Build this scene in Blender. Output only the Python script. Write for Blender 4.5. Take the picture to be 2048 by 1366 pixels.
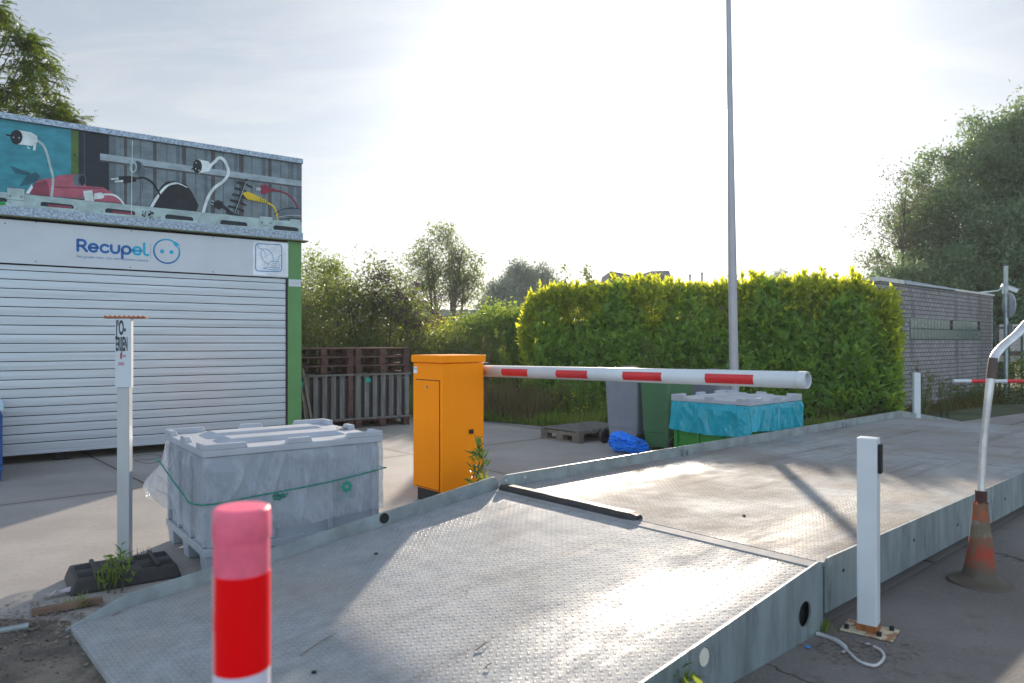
import bpy, bmesh, math, random
import numpy as np
from mathutils import Vector, Matrix, noise
from mathutils.geometry import tessellate_polygon
R = math.radians
random.seed(7)
rng = np.random.default_rng(11)
S = bpy.context.scene
for o in list(bpy.data.objects): bpy.data.objects.remove(o)
C = S.collection

# ------------------------------------------------------------------ camera
HAZE = True
FPX = 1450.0; CH = 1.46                       # focal length in photo pixels (2048 wide), camera height
cam = bpy.data.cameras.new('camera'); co = bpy.data.objects.new('camera', cam); C.objects.link(co)
co.location = (0, 0, CH); co.rotation_euler = (R(90), 0, 0)
cam.sensor_width = 36; cam.lens = 36*FPX/2048; cam.clip_start = .05; cam.clip_end = 6000
cam.dof.use_dof = True; cam.dof.focus_distance = 7.0; cam.dof.aperture_fstop = 2.4
S.camera = co
# ------------------------------------------------------------------ sun, sky, exposure
AZ, EL = R(10.0), R(16.3)
SD = Vector((math.sin(AZ)*math.cos(EL), math.cos(AZ)*math.cos(EL), math.sin(EL)))
sl = bpy.data.lights.new('sun', 'SUN'); sl.energy = 3.5; sl.angle = R(1.0); sl.color = (1, .86, .70)
so = bpy.data.objects.new('sun', sl); C.objects.link(so); so.rotation_euler = SD.to_track_quat('Z', 'Y').to_euler()
so.location = (0, 0, 20)
S.view_settings.view_transform = 'Standard'; S.view_settings.look = 'None'
S.view_settings.exposure = 1.36; S.view_settings.gamma = 1; S.view_settings.use_curve_mapping = False
W = bpy.data.worlds.new('World'); S.world = W; W.use_nodes = True
nt = W.node_tree; nt.nodes.clear()

class NG:
    """small helper for wiring shader math"""
    def __init__(s, nt): s.nt = nt
    def n(s, t, **k):
        x = s.nt.nodes.new(t)
        for a, b in k.items(): setattr(x, a, b)
        return x
    def put(s, sock, v):
        if isinstance(v, bpy.types.NodeSocket): s.nt.links.new(v, sock)
        elif v is not None: sock.default_value = v
    def m(s, op, a, b=None, c=None, clamp=False):
        x = s.n('ShaderNodeMath', operation=op, use_clamp=clamp)
        s.put(x.inputs[0], a)
        if b is not None: s.put(x.inputs[1], b)
        if c is not None: s.put(x.inputs[2], c)
        return x.outputs[0]
    def vm(s, op, a, b=None, out=0):
        x = s.n('ShaderNodeVectorMath', operation=op); s.put(x.inputs[0], a)
        if b is not None: s.put(x.inputs[1], b)
        return x.outputs[out]
    def noise(s, vec, scale=5, detail=4, rough=.55, dist=0):
        x = s.n('ShaderNodeTexNoise'); s.put(x.inputs['Vector'], vec)
        x.inputs['Scale'].default_value = scale; x.inputs['Detail'].default_value = detail
        x.inputs['Roughness'].default_value = rough; x.inputs['Distortion'].default_value = dist
        return x.outputs['Fac']
    def mix(s, f, a, b):
        x = s.n('ShaderNodeMix', data_type='RGBA'); s.put(x.inputs[0], f)
        def c(v): return (*v, 1) if isinstance(v, tuple) and len(v) == 3 else v
        s.put(x.inputs[6], c(a)); s.put(x.inputs[7], c(b)); return x.outputs[2]
    def step(s, v, lo, hi):
        x = s.n('ShaderNodeMapRange', interpolation_type='SMOOTHSTEP'); s.put(x.inputs[0], v)
        x.inputs[1].default_value = lo; x.inputs[2].default_value = hi; return x.outputs[0]
    def sep(s, v):
        x = s.n('ShaderNodeSeparateXYZ'); s.put(x.inputs[0], v); return x.outputs
    def comb(s, a, b, c=0.0):
        x = s.n('ShaderNodeCombineXYZ'); s.put(x.inputs[0], a); s.put(x.inputs[1], b); s.put(x.inputs[2], c)
        return x.outputs[0]
    def mapping(s, v, scale=(1, 1, 1), rot=(0, 0, 0)):
        x = s.n('ShaderNodeMapping'); s.put(x.inputs[0], v); x.inputs['Scale'].default_value = scale
        x.inputs['Rotation'].default_value = rot; return x.outputs[0]

g = NG(nt)
sky = g.n('ShaderNodeTexSky', sky_type='NISHITA', sun_disc=False, sun_elevation=EL, sun_rotation=AZ)
sky.air_density = 1.0; sky.dust_density = .4; sky.ozone_density = 1.2
tc = g.n('ShaderNodeTexCoord').outputs['Generated']
dot = g.m('MAXIMUM', g.vm('DOT_PRODUCT', tc, tuple(SD), out=1), 0.0)
sx, sy, sz = g.sep(tc)
zz = g.m('ADD', g.m('ABSOLUTE', sz), .12)
cl = g.comb(g.m('DIVIDE', sx, zz), g.m('DIVIDE', sy, zz))
n1 = g.noise(g.mapping(cl, (1.0, 2.6, 1), (0, 0, -.5)), 1.5, 8, .6, .9)
n2 = g.noise(cl, .45, 3, .5)
veil = g.m('ADD', g.m('MULTIPLY', g.step(n1, .38, .72), .55), g.m('MULTIPLY', g.step(n2, .35, .7), .45))
halo = g.m('ADD', g.m('MULTIPLY', g.m('POWER', dot, 18.0), .23), g.m('MULTIPLY', g.m('POWER', dot, 60.0), .6))
halo = g.m('MULTIPLY', halo, g.m('ADD', .86, g.m('MULTIPLY', veil, .2)))
hz = g.m('POWER', g.m('SUBTRACT', 1.0, g.m('ABSOLUTE', sz)), 9.0)
thin = g.m('MULTIPLY', g.m('SUBTRACT', .46, g.m('MULTIPLY', veil, .22)), g.m('SUBTRACT', 1.0, g.m('MULTIPLY', hz, .75)))
back = g.m('SUBTRACT', 1.0, g.step(g.vm('DOT_PRODUCT', tc, tuple(SD), out=1), -.1, .72))      # sky facing away from the sun, strengthened as added fill light
thin = g.m('MULTIPLY', thin, g.m('ADD', 1.0, g.m('MULTIPLY', back, 5.2)))      # sky through thin cloud, its unseen side boosted to lift the shadows
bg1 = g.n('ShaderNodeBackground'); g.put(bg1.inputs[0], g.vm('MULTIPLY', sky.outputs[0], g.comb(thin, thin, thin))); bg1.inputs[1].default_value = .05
ccol = g.mix(veil, (.112, .120, .132), (.226, .225, .223))
ccol = g.vm('ADD', ccol, g.vm('MULTIPLY', g.comb(hz, hz, hz), (.17, .175, .18)))
vsum = g.vm('ADD', ccol, g.vm('MULTIPLY', g.comb(halo, halo, halo), (1.0, 1.0, 1.0)))
bg2 = g.n('ShaderNodeBackground'); g.put(bg2.inputs[0], vsum); bg2.inputs[1].default_value = 1.0
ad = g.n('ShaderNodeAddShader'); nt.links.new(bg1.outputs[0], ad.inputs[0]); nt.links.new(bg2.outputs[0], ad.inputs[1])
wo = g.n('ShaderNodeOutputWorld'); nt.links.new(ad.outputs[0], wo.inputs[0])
S.cycles.max_bounces = 8; S.cycles.transparent_max_bounces = 16
S.cycles.sample_clamp_indirect = 4

# ------------------------------------------------------------------ materials
MATS = {}
def newmat(name):
    m = bpy.data.materials.new(name); m.use_nodes = True; m.node_tree.nodes.clear(); MATS[name] = m
    return m, NG(m.node_tree)
def finish(g, sh):
    o = g.n('ShaderNodeOutputMaterial'); g.nt.links.new(sh, o.inputs[0])
def pbsdf(g, col, rough, metal=0.0, bump=None, bs=.3, bd=.01, spec=.5, trans=0, coat=0, normal=None):
    p = g.n('ShaderNodeBsdfPrincipled')
    g.put(p.inputs['Base Color'], (*col, 1) if isinstance(col, tuple) else col)
    g.put(p.inputs['Roughness'], rough); g.put(p.inputs['Metallic'], metal)
    p.inputs['Specular IOR Level'].default_value = spec
    p.inputs['Coat Weight'].default_value = coat
    if trans: p.inputs['Transmission Weight'].default_value = trans
    if bump is not None:
        b = g.n('ShaderNodeBump'); b.inputs['Strength'].default_value = bs; b.inputs['Distance'].default_value = bd
        g.put(b.inputs['Height'], bump); g.put(p.inputs['Normal'], b.outputs[0])
    return p.outputs[0]
def obj_co(g): return g.n('ShaderNodeTexCoord').outputs['Object']
def M(name, col, rough=.6, metal=0.0, var=.18, scale=4.0, dirt=None, dthr=.58, dscale=1.6, bump=.15, bscale=60,
      stretch=(1, 1, 1), spec=.5, coat=0, bd=.004):
    if name in MATS: return MATS[name]
    m, g = newmat(name); v = g.mapping(obj_co(g), stretch)
    n = g.noise(v, scale, 6, .6)
    a = tuple(min(1, c*(1-var)) for c in col); b = tuple(min(1, c*(1+var)) for c in col)
    c = g.mix(g.step(n, .3, .7), a, b)
    rr = g.m('ADD', rough-.08, g.m('MULTIPLY', g.noise(v, scale*2.3, 5), .16))
    if dirt:
        f = g.step(g.noise(v, dscale, 9, .68, .3), dthr, dthr+.14)
        c = g.mix(g.m('MULTIPLY', f, .85), c, dirt); rr = g.m('ADD', rr, g.m('MULTIPLY', f, .25))
    finish(g, pbsdf(g, c, rr, metal, g.noise(v, bscale, 4) if bump else None, bump, bd, spec, coat=coat))
    return m
def leafmat(name, c1, c2, trans=(.25, .4, .04), tf=.45, rough=.45):
    m, g = newmat(name)
    geo = g.n('ShaderNodeNewGeometry'); r = geo.outputs['Random Per Island']
    c = g.mix(r, c1, c2)
    n = g.noise(obj_co(g), 1.7, 3)
    c = g.mix(g.step(n, .35, .65), c, g.vm('MULTIPLY', c, (1.35, 1.25, 1.1)))
    p = pbsdf(g, c, rough, spec=.3)
    t = g.n('ShaderNodeBsdfTranslucent'); g.put(t.inputs[0], g.mix(r, trans, tuple(x*.6 for x in trans)))
    mx = g.n('ShaderNodeMixShader'); mx.inputs[0].default_value = tf
    g.nt.links.new(p, mx.inputs[1]); g.nt.links.new(t.outputs[0], mx.inputs[2]); finish(g, mx.outputs[0])
    return m
def flat(name, col, rough=.5, metal=0.0, spec=.5):
    if name.startswith('print_'): return M(name, tuple(min(.9, c*1.08) for c in col), .45, 0, .22, 5, stretch=(1, 1, 1.6), bump=0, spec=.35)
    if name in MATS: return MATS[name]
    m, g = newmat(name); finish(g, pbsdf(g, g.mix(g.noise(obj_co(g), 8, 4), tuple(c*.9 for c in col), tuple(min(1, c*1.1) for c in col)), rough, metal, spec=spec)); return m

def srgb(r, g_, b):
    return tuple(((c/255)/12.92 if c/255 <= .04045 else ((c/255+.055)/1.055)**2.4) for c in (r, g_, b))

UA = math.atan2(.6656, .7464)     # direction of the weighbridge (local x) in world
ux, uy = math.cos(UA), math.sin(UA)

# checker / tear plate
def plate_mat(name, dirty):
    m, g = newmat(name); o = obj_co(g)
    r = g.mapping(o, (1, 1, 1), (0, 0, R(45)))
    x, y, z = g.sep(r); c = .032
    xs = g.m('DIVIDE', x, c); ys = g.m('DIVIDE', y, c)
    ix = g.m('FLOOR', xs); iy = g.m('FLOOR', ys)
    fx = g.m('SUBTRACT', g.m('SUBTRACT', xs, ix), .5); fy = g.m('SUBTRACT', g.m('SUBTRACT', ys, iy), .5)
    par = g.m('FLOORED_MODULO', g.m('ADD', ix, iy), 2.0)
    ipar = g.m('SUBTRACT', 1.0, par)
    a = g.m('ADD', g.m('MULTIPLY', fx, par), g.m('MULTIPLY', fy, ipar))
    b = g.m('ADD', g.m('MULTIPLY', fy, par), g.m('MULTIPLY', fx, ipar))
    q = g.m('ADD', g.m('POWER', g.m('ABSOLUTE', g.m('DIVIDE', a, .49)), 2.0), g.m('POWER', g.m('ABSOLUTE', g.m('DIVIDE', b, .19)), 2.0))
    h = g.m('SUBTRACT', 1.0, q, clamp=True)
    hs = g.step(h, 0, .75)
    n = g.noise(o, 1.1, 8, .62); n2 = g.noise(o, 9, 6, .6); n3 = g.noise(g.mapping(o, (1.0, .5, 1)), .55, 5, .6, .6)
    base = g.mix(g.step(n2, .3, .72), (.235, .25, .262), (.315, .328, .338))
    base = g.mix(g.m('MULTIPLY', hs, .6), base, (.42, .43, .44))
    dm = g.m('MULTIPLY', g.step(n, .42, .66), dirty)
    dm = g.m('MULTIPLY', dm, g.m('SUBTRACT', 1.0, g.m('MULTIPLY', hs, .6)))
    col = g.mix(dm, base, (.235, .205, .175))
    grime = g.m('MULTIPLY', g.step(n3, .50, .68), .55*dirty)
    col = g.mix(grime, col, (.19, .175, .16))
    stk = g.step(g.noise(g.mapping(o, (.35, 5.0, 1)), 1.6, 7, .65), .50, .72)      # tyre marks along the travel direction
    col = g.mix(g.m('MULTIPLY', stk, .5*dirty+.12), col, (.11, .10, .095))
    rs = g.step(g.noise(o, 5.5, 9, .75), .62, .70)
    col = g.mix(g.m('MULTIPLY', rs, .5*dirty), col, (.17, .085, .04))
    fl = g.step(g.noise(o, 70, 3, .5), .70, .76)
    col = g.mix(g.m('MULTIPLY', fl, .5), col, (.09, .07, .055))
    ox, oy, oz = g.sep(o)
    def track(c0): d = g.m('DIVIDE', g.m('SUBTRACT', oy, c0), .27); return g.m('EXPONENT', g.m('MULTIPLY', g.m('MULTIPLY', d, d), -1.0))
    gl = g.m('MULTIPLY', g.m('ADD', track(-.38), track(-2.12), clamp=True), g.step(g.noise(g.mapping(o, (.8, 2.6, 1)), 1.1, 5, .6), .34, .60))   # wheel tracks, polished
    rough = g.m('ADD', g.m('ADD', .70, g.m('MULTIPLY', n2, .12)), g.m('SUBTRACT', g.m('MULTIPLY', dm, .15), g.m('MULTIPLY', gl, .36)))
    metal = g.m('SUBTRACT', g.m('ADD', .10, g.m('MULTIPLY', gl, .25)), g.m('MULTIPLY', g.m('ADD', dm, grime), .3), clamp=True)
    hh = g.m('ADD', hs, g.m('MULTIPLY', g.noise(o, 3.0, 3), 2.2))
    hh = g.m('ADD', hh, g.m('MULTIPLY', g.noise(o, 140, 3), .10))
    finish(g, pbsdf(g, col, rough, metal, hh, 1.0, .0070, spec=.25))
    return m
m_plate = plate_mat('tear_plate_ramp', .55); m_plate2 = plate_mat('tear_plate_deck', 1.0)
m_galv = M('galvanised_steel', (.30, .345, .36), .42, .6, .22, 5, dirt=(.16, .17, .165), dthr=.60, dscale=3, bump=.1, bscale=25)
m_galv2 = M('galvanised_streaked', (.27, .325, .345), .45, .55, .22, 3.0, dirt=(.12, .13, .13), dthr=.55, dscale=2.2, stretch=(3.5, 3.5, .7), bump=.08, bscale=25)
m_zinc = M('zinc_spangle', (.27, .33, .40), .45, .6, .45, 38, bump=.05)
m_seam = M('bare_steel_strip', (.25, .25, .25), .78, .0, .12, 6, bump=.05)
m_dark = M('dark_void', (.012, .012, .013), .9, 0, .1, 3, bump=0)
m_rubber = M('black_rubber', (.022, .020, .020), .62, 0, .3, 12, dirt=(.16, .13, .11), dthr=.66, dscale=7, bump=.5, bscale=60)
m_orange = M('orange_paint', (1.0, .275, .001), .5, 0, .05, 2, dirt=(.62, .20, .02), dthr=.64, dscale=2.5, stretch=(1.4, 1.4, .5), bump=.04, bscale=200, spec=.12)
m_orange_d = flat('orange_gap', (.05, .012, .002), .8)
m_white = M('white_paint', (.54, .56, .58), .38, 0, .06, 4, dirt=(.40, .39, .36), dthr=.62, dscale=5, bump=.04)
m_red = M('red_film', (.55, .012, .018), .35, 0, .12, 8, bump=.03)
m_greybox = M('grey_plastic', (.31, .33, .37), .5, 0, .10, 3, dirt=(.13, .10, .09), dthr=.62, dscale=4, bump=.08, bscale=80)
m_greylid = M('grey_lid_plastic', (.34, .36, .40), .5, 0, .10, 3, dirt=(.20, .15, .12), dthr=.68, dscale=5, bump=.08, bscale=80)
m_greengreen = M('bright_green_plastic', (.018, .20, .022), .42, 0, .12, 3, bump=.05)
m_green = M('green_paint', (.085, .235, .070), .45, 0, .1, 2, dirt=(.12, .15, .09), dthr=.68, bump=.04)
m_olive = M('olive_paint', (.10, .12, .055), .5, 0, .15, 4)
m_shutter = M('aluminium_slat', (.44, .49, .55), .36, .55, .10, 3, stretch=(.25, 1, 9), dirt=(.40, .41, .43), dthr=.56, dscale=1.2, bump=.08, bscale=6)
m_signwhite = M('sign_white', (.52, .56, .60), .42, 0, .04, 2, bump=.01)
m_binG = M('bin_grey', (.20, .21, .245), .48, 0, .1, 3, dirt=(.10, .09, .08), dthr=.72, bump=.1, bscale=200)
m_binGr = M('bin_green', (.045, .135, .055), .5, 0, .1, 3, dirt=(.10, .10, .07), dthr=.72, bump=.1, bscale=200)
m_wood = M('weathered_wood', (.17, .135, .105), .85, 0, .35, 3, stretch=(1, 1, 1), dirt=(.07, .045, .04), dthr=.55, dscale=3, bump=.5, bscale=25)
m_woodgrey = M('grey_weathered_wood', (.145, .135, .125), .85, 0, .35, 3, stretch=(4, 4, .6), dirt=(.06, .05, .045), dthr=.55, dscale=3, bump=.5, bscale=25)
m_woodred = M('red_brown_painted_wood', (.085, .036, .03), .78, 0, .5, 5, dirt=(.10, .08, .07), dthr=.55, dscale=5, bump=.5, bscale=25)
m_post = M('aluminium_post', (.42, .44, .47), .42, .5, .1, 4, stretch=(1, 1, .3), bump=.04)
m_pole = M('lamp_pole_paint', (.34, .33, .35), .45, .4, .08, 2, bump=.03)
m_bagb = M('blue_tarp_plastic', (.005, .19, .75), .3, 0, .2, 9, bump=.3, bscale=30)
m_rope = M('green_rope', (.01, .17, .12), .7, 0, .3, 40, bump=.5, bscale=200)
m_bark = M('bark', (.085, .07, .055), .9, 0, .35, 8, bump=.6, bscale=30)
m_barkdark = M('dark_stem', (.035, .04, .02), .9, 0, .35, 8, bump=.4, bscale=30)
m_soil = M('soil', (.10, .085, .068), .95, 0, .35, 6, dirt=(.19, .165, .13), dthr=.5, dscale=3, bump=1, bscale=35, bd=.02)

# ground materials
def concrete():
    m, g = newmat('concrete_slabs'); o = obj_co(g)
    r = g.mapping(o, (1, 1, 1), (0, 0, -UA)); x, y, z = g.sep(r)
    wob = g.m('MULTIPLY', g.m('SUBTRACT', g.noise(o, 3, 4), .5), .02)
    def joint(v, off, per):
        f = g.m('FLOORED_MODULO', g.m('ADD', g.m('SUBTRACT', v, off), per/2), per)
        return g.m('ABSOLUTE', g.m('ADD', g.m('SUBTRACT', f, per/2), wob))
    d = g.m('MINIMUM', joint(x, 2.14, 3.13), joint(y, 7.86, 4.2))
    j = g.m('SUBTRACT', 1.0, g.step(d, .006, .016)); jd = g.m('SUBTRACT', 1.0, g.step(d, .01, .16))
    n = g.noise(o, 1.0, 8, .6); n2 = g.noise(o, 26, 5, .6); n3 = g.noise(o, .35, 4)
    c = g.mix(g.step(n, .3, .7), (.235, .215, .20), (.315, .292, .272))
    c = g.mix(g.m('MULTIPLY', g.step(n2, .52, .72), .55), c, (.20, .18, .16))
    c = g.mix(g.m('MULTIPLY', g.step(n3, .5, .75), .5), c, (.20, .19, .18))
    c = g.mix(g.m('MULTIPLY', jd, g.m('MULTIPLY', n, .6)), c, (.13, .115, .095))
    sp = g.step(g.noise(o, 48, 2, .4), .70, .74)
    c = g.mix(g.m('MULTIPLY', sp, .7), c, (.08, .07, .06))
    c = g.mix(j, c, (.045, .035, .025))
    h = g.m('SUBTRACT', g.m('ADD', n2, g.m('MULTIPLY', g.noise(o, 140, 3), .5)), g.m('MULTIPLY', j, 4.0))
    finish(g, pbsdf(g, c, g.m('ADD', .62, g.m('MULTIPLY', n2, .2)), 0, h, .35, .006, .4))
    return m
def asphalt():
    m, g = newmat('worn_asphalt'); o = obj_co(g)
    n = g.noise(o, .8, 8, .6); n2 = g.noise(o, 60, 4, .6)
    v = g.n('ShaderNodeTexVoronoi', feature='DISTANCE_TO_EDGE'); g.put(v.inputs[0], g.vm('ADD', o, g.vm('MULTIPLY', g.comb(n, g.noise(o, 2.2, 5), 0.0), (1.4, 1.4, 0))))
    v.inputs['Scale'].default_value = .42
    cr = g.m('SUBTRACT', 1.0, g.step(v.outputs[0], .001, .009))
    c = g.mix(g.step(n, .3, .7), (.105, .095, .088), (.165, .150, .138))
    c = g.mix(g.m('MULTIPLY', g.step(n2, .5, .7), .5), c, (.21, .195, .18))
    c = g.mix(g.m('MULTIPLY', g.step(g.noise(o, 4, 6, .65), .56, .7), .5), c, (.07, .058, .05))
    sp = g.step(g.noise(o, 40, 2, .4), .72, .75)
    c = g.mix(g.m('MULTIPLY', sp, .7), c, (.04, .035, .03)); c = g.mix(cr, c, (.03, .025, .02))
    h = g.m('SUBTRACT', g.m('ADD', n2, g.m('MULTIPLY', g.noise(o, 160, 3), .6)), g.m('MULTIPLY', cr, 3.0))
    finish(g, pbsdf(g, c, .78, 0, h, .5, .006, .35))
    return m
m_conc = concrete(); m_asph = asphalt()
m_terrain = M('rough_grass_ground', (.06, .075, .03), .95, 0, .4, .8, dirt=(.09, .075, .05), dthr=.5, dscale=.4, bump=1, bscale=4, bd=.05)
def brickmat():
    m, g = newmat('grey_brick'); x, y, z = g.sep(obj_co(g))
    b = g.n('ShaderNodeTexBrick'); g.put(b.inputs[0], g.comb(g.m('ADD', x, y), z))
    b.inputs['Color1'].default_value = (.33, .315, .31, 1); b.inputs['Color2'].default_value = (.245, .23, .23, 1)
    b.inputs['Mortar'].default_value = (.055, .053, .060, 1); b.inputs['Scale'].default_value = 1
    b.inputs['Mortar Size'].default_value = .009; b.inputs['Brick Width'].default_value = .19; b.inputs['Row Height'].default_value = .088
    b.inputs['Mortar Smooth'].default_value = .1
    st = g.step(g.noise(g.comb(g.m('MULTIPLY', x, 1.5), g.m('MULTIPLY', y, 1.5), g.m('MULTIPLY', z, .25)), 1.3, 5, .6), .5, .68)
    c = g.mix(g.m('MULTIPLY', st, .6), b.outputs[0], (.075, .068, .068))
    c = g.mix(g.m('MULTIPLY', g.noise(obj_co(g), 30, 4), .35), c, (.10, .095, .09))
    h = g.m('SUBTRACT', g.m('MULTIPLY', g.noise(obj_co(g), 60, 3), .3), b.outputs['Fac'])
    finish(g, pbsdf(g, c, .85, 0, h, .6, .008)); return m
m_brick = brickmat()

# ------------------------------------------------------------------ mesh building
class MB:
    def __init__(s): s.v = []; s.f = []; s.m = []
    def add(s, vs, fs, m=0):
        b = len(s.v); s.v += [tuple(v) for v in vs]; s.f += [tuple(b+i for i in f) for f in fs]; s.m += [m]*len(fs); return s
    def box(s, x0, x1, y0, y1, z0, z1, m=0, mat=None):
        vs = [Vector((x, y, z)) for z in (z0, z1) for y in (y0, y1) for x in (x0, x1)]
        if mat is not None: vs = [mat @ v for v in vs]
        return s.add(vs, [(0, 2, 3, 1), (4, 5, 7, 6), (0, 1, 5, 4), (2, 6, 7, 3), (0, 4, 6, 2), (1, 3, 7, 5)], m)
    def hexa(s, bot, top, m=0):
        n = len(bot)
        return s.add(list(bot)+list(top), [tuple(reversed(range(n))), tuple(range(n, 2*n))]+[(i, (i+1) % n, n+(i+1) % n, n+i) for i in range(n)], m)
    def prism(s, poly, a, b, fn, m=0):
        """poly 2d points extruded between a and b; fn(u,v,w)->point"""
        n = len(poly); tris = tessellate_polygon([[Vector((p[0], p[1], 0)) for p in poly]])
        vs = [fn(p[0], p[1], a) for p in poly]+[fn(p[0], p[1], b) for p in poly]
        fs = [tuple(t) for t in tris]+[tuple(n+i for i in reversed(t)) for t in tris]+[(i, (i+1) % n, n+(i+1) % n, n+i) for i in range(n)]
        return s.add(vs, fs, m)
    def flat(s, poly, fn, m=0):
        tris = tessellate_polygon([[Vector((p[0], p[1], 0)) for p in poly]])
        return s.add([fn(*p) for p in poly], [tuple(t) for t in tris], m)
    def tube(s, path, r, n=8, m=0, cap=True, flatten=1.0):
        path = [Vector(p) for p in path]; k = len(path)
        rs = r if isinstance(r, (list, tuple)) else [r]*k
        vs = []; fs = []; up = None
        for i, p in enumerate(path):
            t = (path[min(i+1, k-1)]-path[max(i-1, 0)]).normalized()
            if up is None: up = Vector((0, 0, 1)) if abs(t.z) < .9 else Vector((1, 0, 0))
            x = t.cross(up)
            if x.length < 1e-5: x = t.orthogonal()
            x.normalize(); y = x.cross(t).normalized(); up = y
            for j in range(n):
                a = 2*math.pi*j/n; vs.append(p+(x*math.cos(a)+y*math.sin(a)*flatten)*rs[i])
        for i in range(k-1):
            for j in range(n): fs.append((i*n+j, i*n+(j+1) % n, (i+1)*n+(j+1) % n, (i+1)*n+j))
        if cap: fs += [tuple(reversed(range(n))), tuple((k-1)*n+j for j in range(n))]
        return s.add(vs, fs, m)
    def lathe(s, prof, n=32, m=0, c=(0, 0, 0)):
        vs = []; fs = []; k = len(prof)
        for (r, z) in prof:
            for j in range(n):
                a = 2*math.pi*j/n; vs.append((c[0]+r*math.cos(a), c[1]+r*math.sin(a), c[2]+z))
        for i in range(k-1):
            for j in range(n): fs.append((i*n+j, i*n+(j+1) % n, (i+1)*n+(j+1) % n, (i+1)*n+j))
        fs += [tuple(reversed(range(n))), tuple((k-1)*n+j for j in range(n))]
        return s.add(vs, fs, m)
    def mesh(s, name, mats, smooth=False, recalc=True):
        me = bpy.data.meshes.new(name); me.from_pydata(s.v, [], s.f)
        for m in mats: me.materials.append(m)
        if len(mats) > 1: me.polygons.foreach_set('material_index', s.m)
        if recalc:
            bm = bmesh.new(); bm.from_mesh(me); bmesh.ops.recalc_face_normals(bm, faces=bm.faces); bm.to_mesh(me); bm.free()
        if smooth: me.polygons.foreach_set('use_smooth', [True]*len(me.polygons)); me.set_sharp_from_angle(angle=R(38))
        me.update(); return me

def link(name, me, parent=None, bevel=0, loc=None, seg=2, auto=False):
    o = bpy.data.objects.new(name, me); C.objects.link(o)
    if parent: o.parent = parent
    if loc: o.location = loc
    if bevel:
        b = o.modifiers.new('b', 'BEVEL'); b.width = bevel; b.segments = seg; b.limit_method = 'ANGLE'; b.angle_limit = R(40)
    return o
def tag(o, label, cat, group=None):
    o['label'] = label; o['category'] = cat
    if group: o['group'] = group
    return o
def thing(name, label, cat, loc, rz=0, group=None):
    o = bpy.data.objects.new(name, None); C.objects.link(o); o.location = loc; o.rotation_euler = (0, 0, rz); o.empty_display_size = .1
    return tag(o, label, cat, group)
def part(name, mb, mats, parent, smooth=False, bevel=0, label=None, recalc=True):
    if not isinstance(mats, (list, tuple)): mats = [mats]
    o = link(name, mb.mesh(name, mats, smooth, recalc), parent, bevel)
    if smooth and not bevel:
        pass
    if label: o['label'] = label
    return o
def solo(name, label, cat, mb, mats, loc=(0, 0, 0), rz=0, group=None, smooth=False, bevel=0, recalc=True):
    if not isinstance(mats, (list, tuple)): mats = [mats]
    o = link(name, mb.mesh(name, mats, smooth, recalc), None, bevel); o.location = loc; o.rotation_euler = (0, 0, rz)
    return tag(o, label, cat, group)
def struct(name, mb, mat, kind='structure'):
    o = link(name, mb.mesh(name, [mat])); o['kind'] = kind; return o
def kids(o): return [c for c in bpy.data.objects if c.parent == o]
def copy_tree(o, parent=None):
    c = o.copy(); C.objects.link(c); c.parent = parent
    for k in kids(o): copy_tree(k, c)
    return c
def G(px, py, z=0.0):
    Y = FPX*(CH-z)/(py-682); return ((px-1024)/FPX*Y, Y, z)
def P(px, py, Y): return ((px-1024)/FPX*Y, Y, CH-(py-682)/FPX*Y)
def arc(cx, cy, r, a0, a1, n=16, ry=None):
    ry = ry or r
    return [(cx+r*math.cos(R(a0+(a1-a0)*i/n)), cy+ry*math.sin(R(a0+(a1-a0)*i/n))) for i in range(n+1)]
def rrect(x0, x1, y0, y1, r, n=5):
    return arc(x1-r, y1-r, r, 0, 90, n)+arc(x0+r, y1-r, r, 90, 180, n)+arc(x0+r, y0+r, r, 180, 270, n)+arc(x1-r, y0+r, r, 270, 360, n)
def ribbon(pts, w, closed=False, caps=True):
    """list of 2d polygons (quads + round joins) for a stroke"""
    out = []; n = len(pts); ws = w if isinstance(w, (list, tuple)) else [w]*n
    rng_ = range(n if closed else n-1)
    L = []; Rr = []
    for i in range(n):
        a = Vector(pts[(i-1) % n] if (closed or i > 0) else pts[i]); b = Vector(pts[(i+1) % n] if (closed or i < n-1) else pts[i])
        d = (b-a); d = d.normalized() if d.length > 0 else Vector((1, 0)); nn = Vector((-d.y, d.x))*ws[i]/2; p = Vector(pts[i])
        L.append(p+nn); Rr.append(p-nn)
    for i in rng_:
        j = (i+1) % n; out.append([tuple(L[i]), tuple(L[j]), tuple(Rr[j]), tuple(Rr[i])])
    if caps and not closed:
        for e, o_ in ((0, 1), (n-1, n-2)):
            p = Vector(pts[e]); d = p-Vector(pts[o_]); a0 = math.degrees(math.atan2(d.y, d.x))
            out.append(arc(p.x, p.y, ws[e]/2, a0-90, a0+90, 8))
    return out
def spline(pts, k=8):
    out = []; P_ = [Vector(p) for p in pts]; n = len(P_)
    for i in range(n-1):
        p0, p1, p2, p3 = P_[max(i-1, 0)], P_[i], P_[i+1], P_[min(i+2, n-1)]
        for j in range(k):
            t = j/k
            out.append(tuple(.5*((2*p1)+(-p0+p2)*t+(2*p0-5*p1+4*p2-p3)*t*t+(-p0+3*p1-3*p2+p3)*t**3)))
    out.append(tuple(P_[-1])); return out

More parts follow.
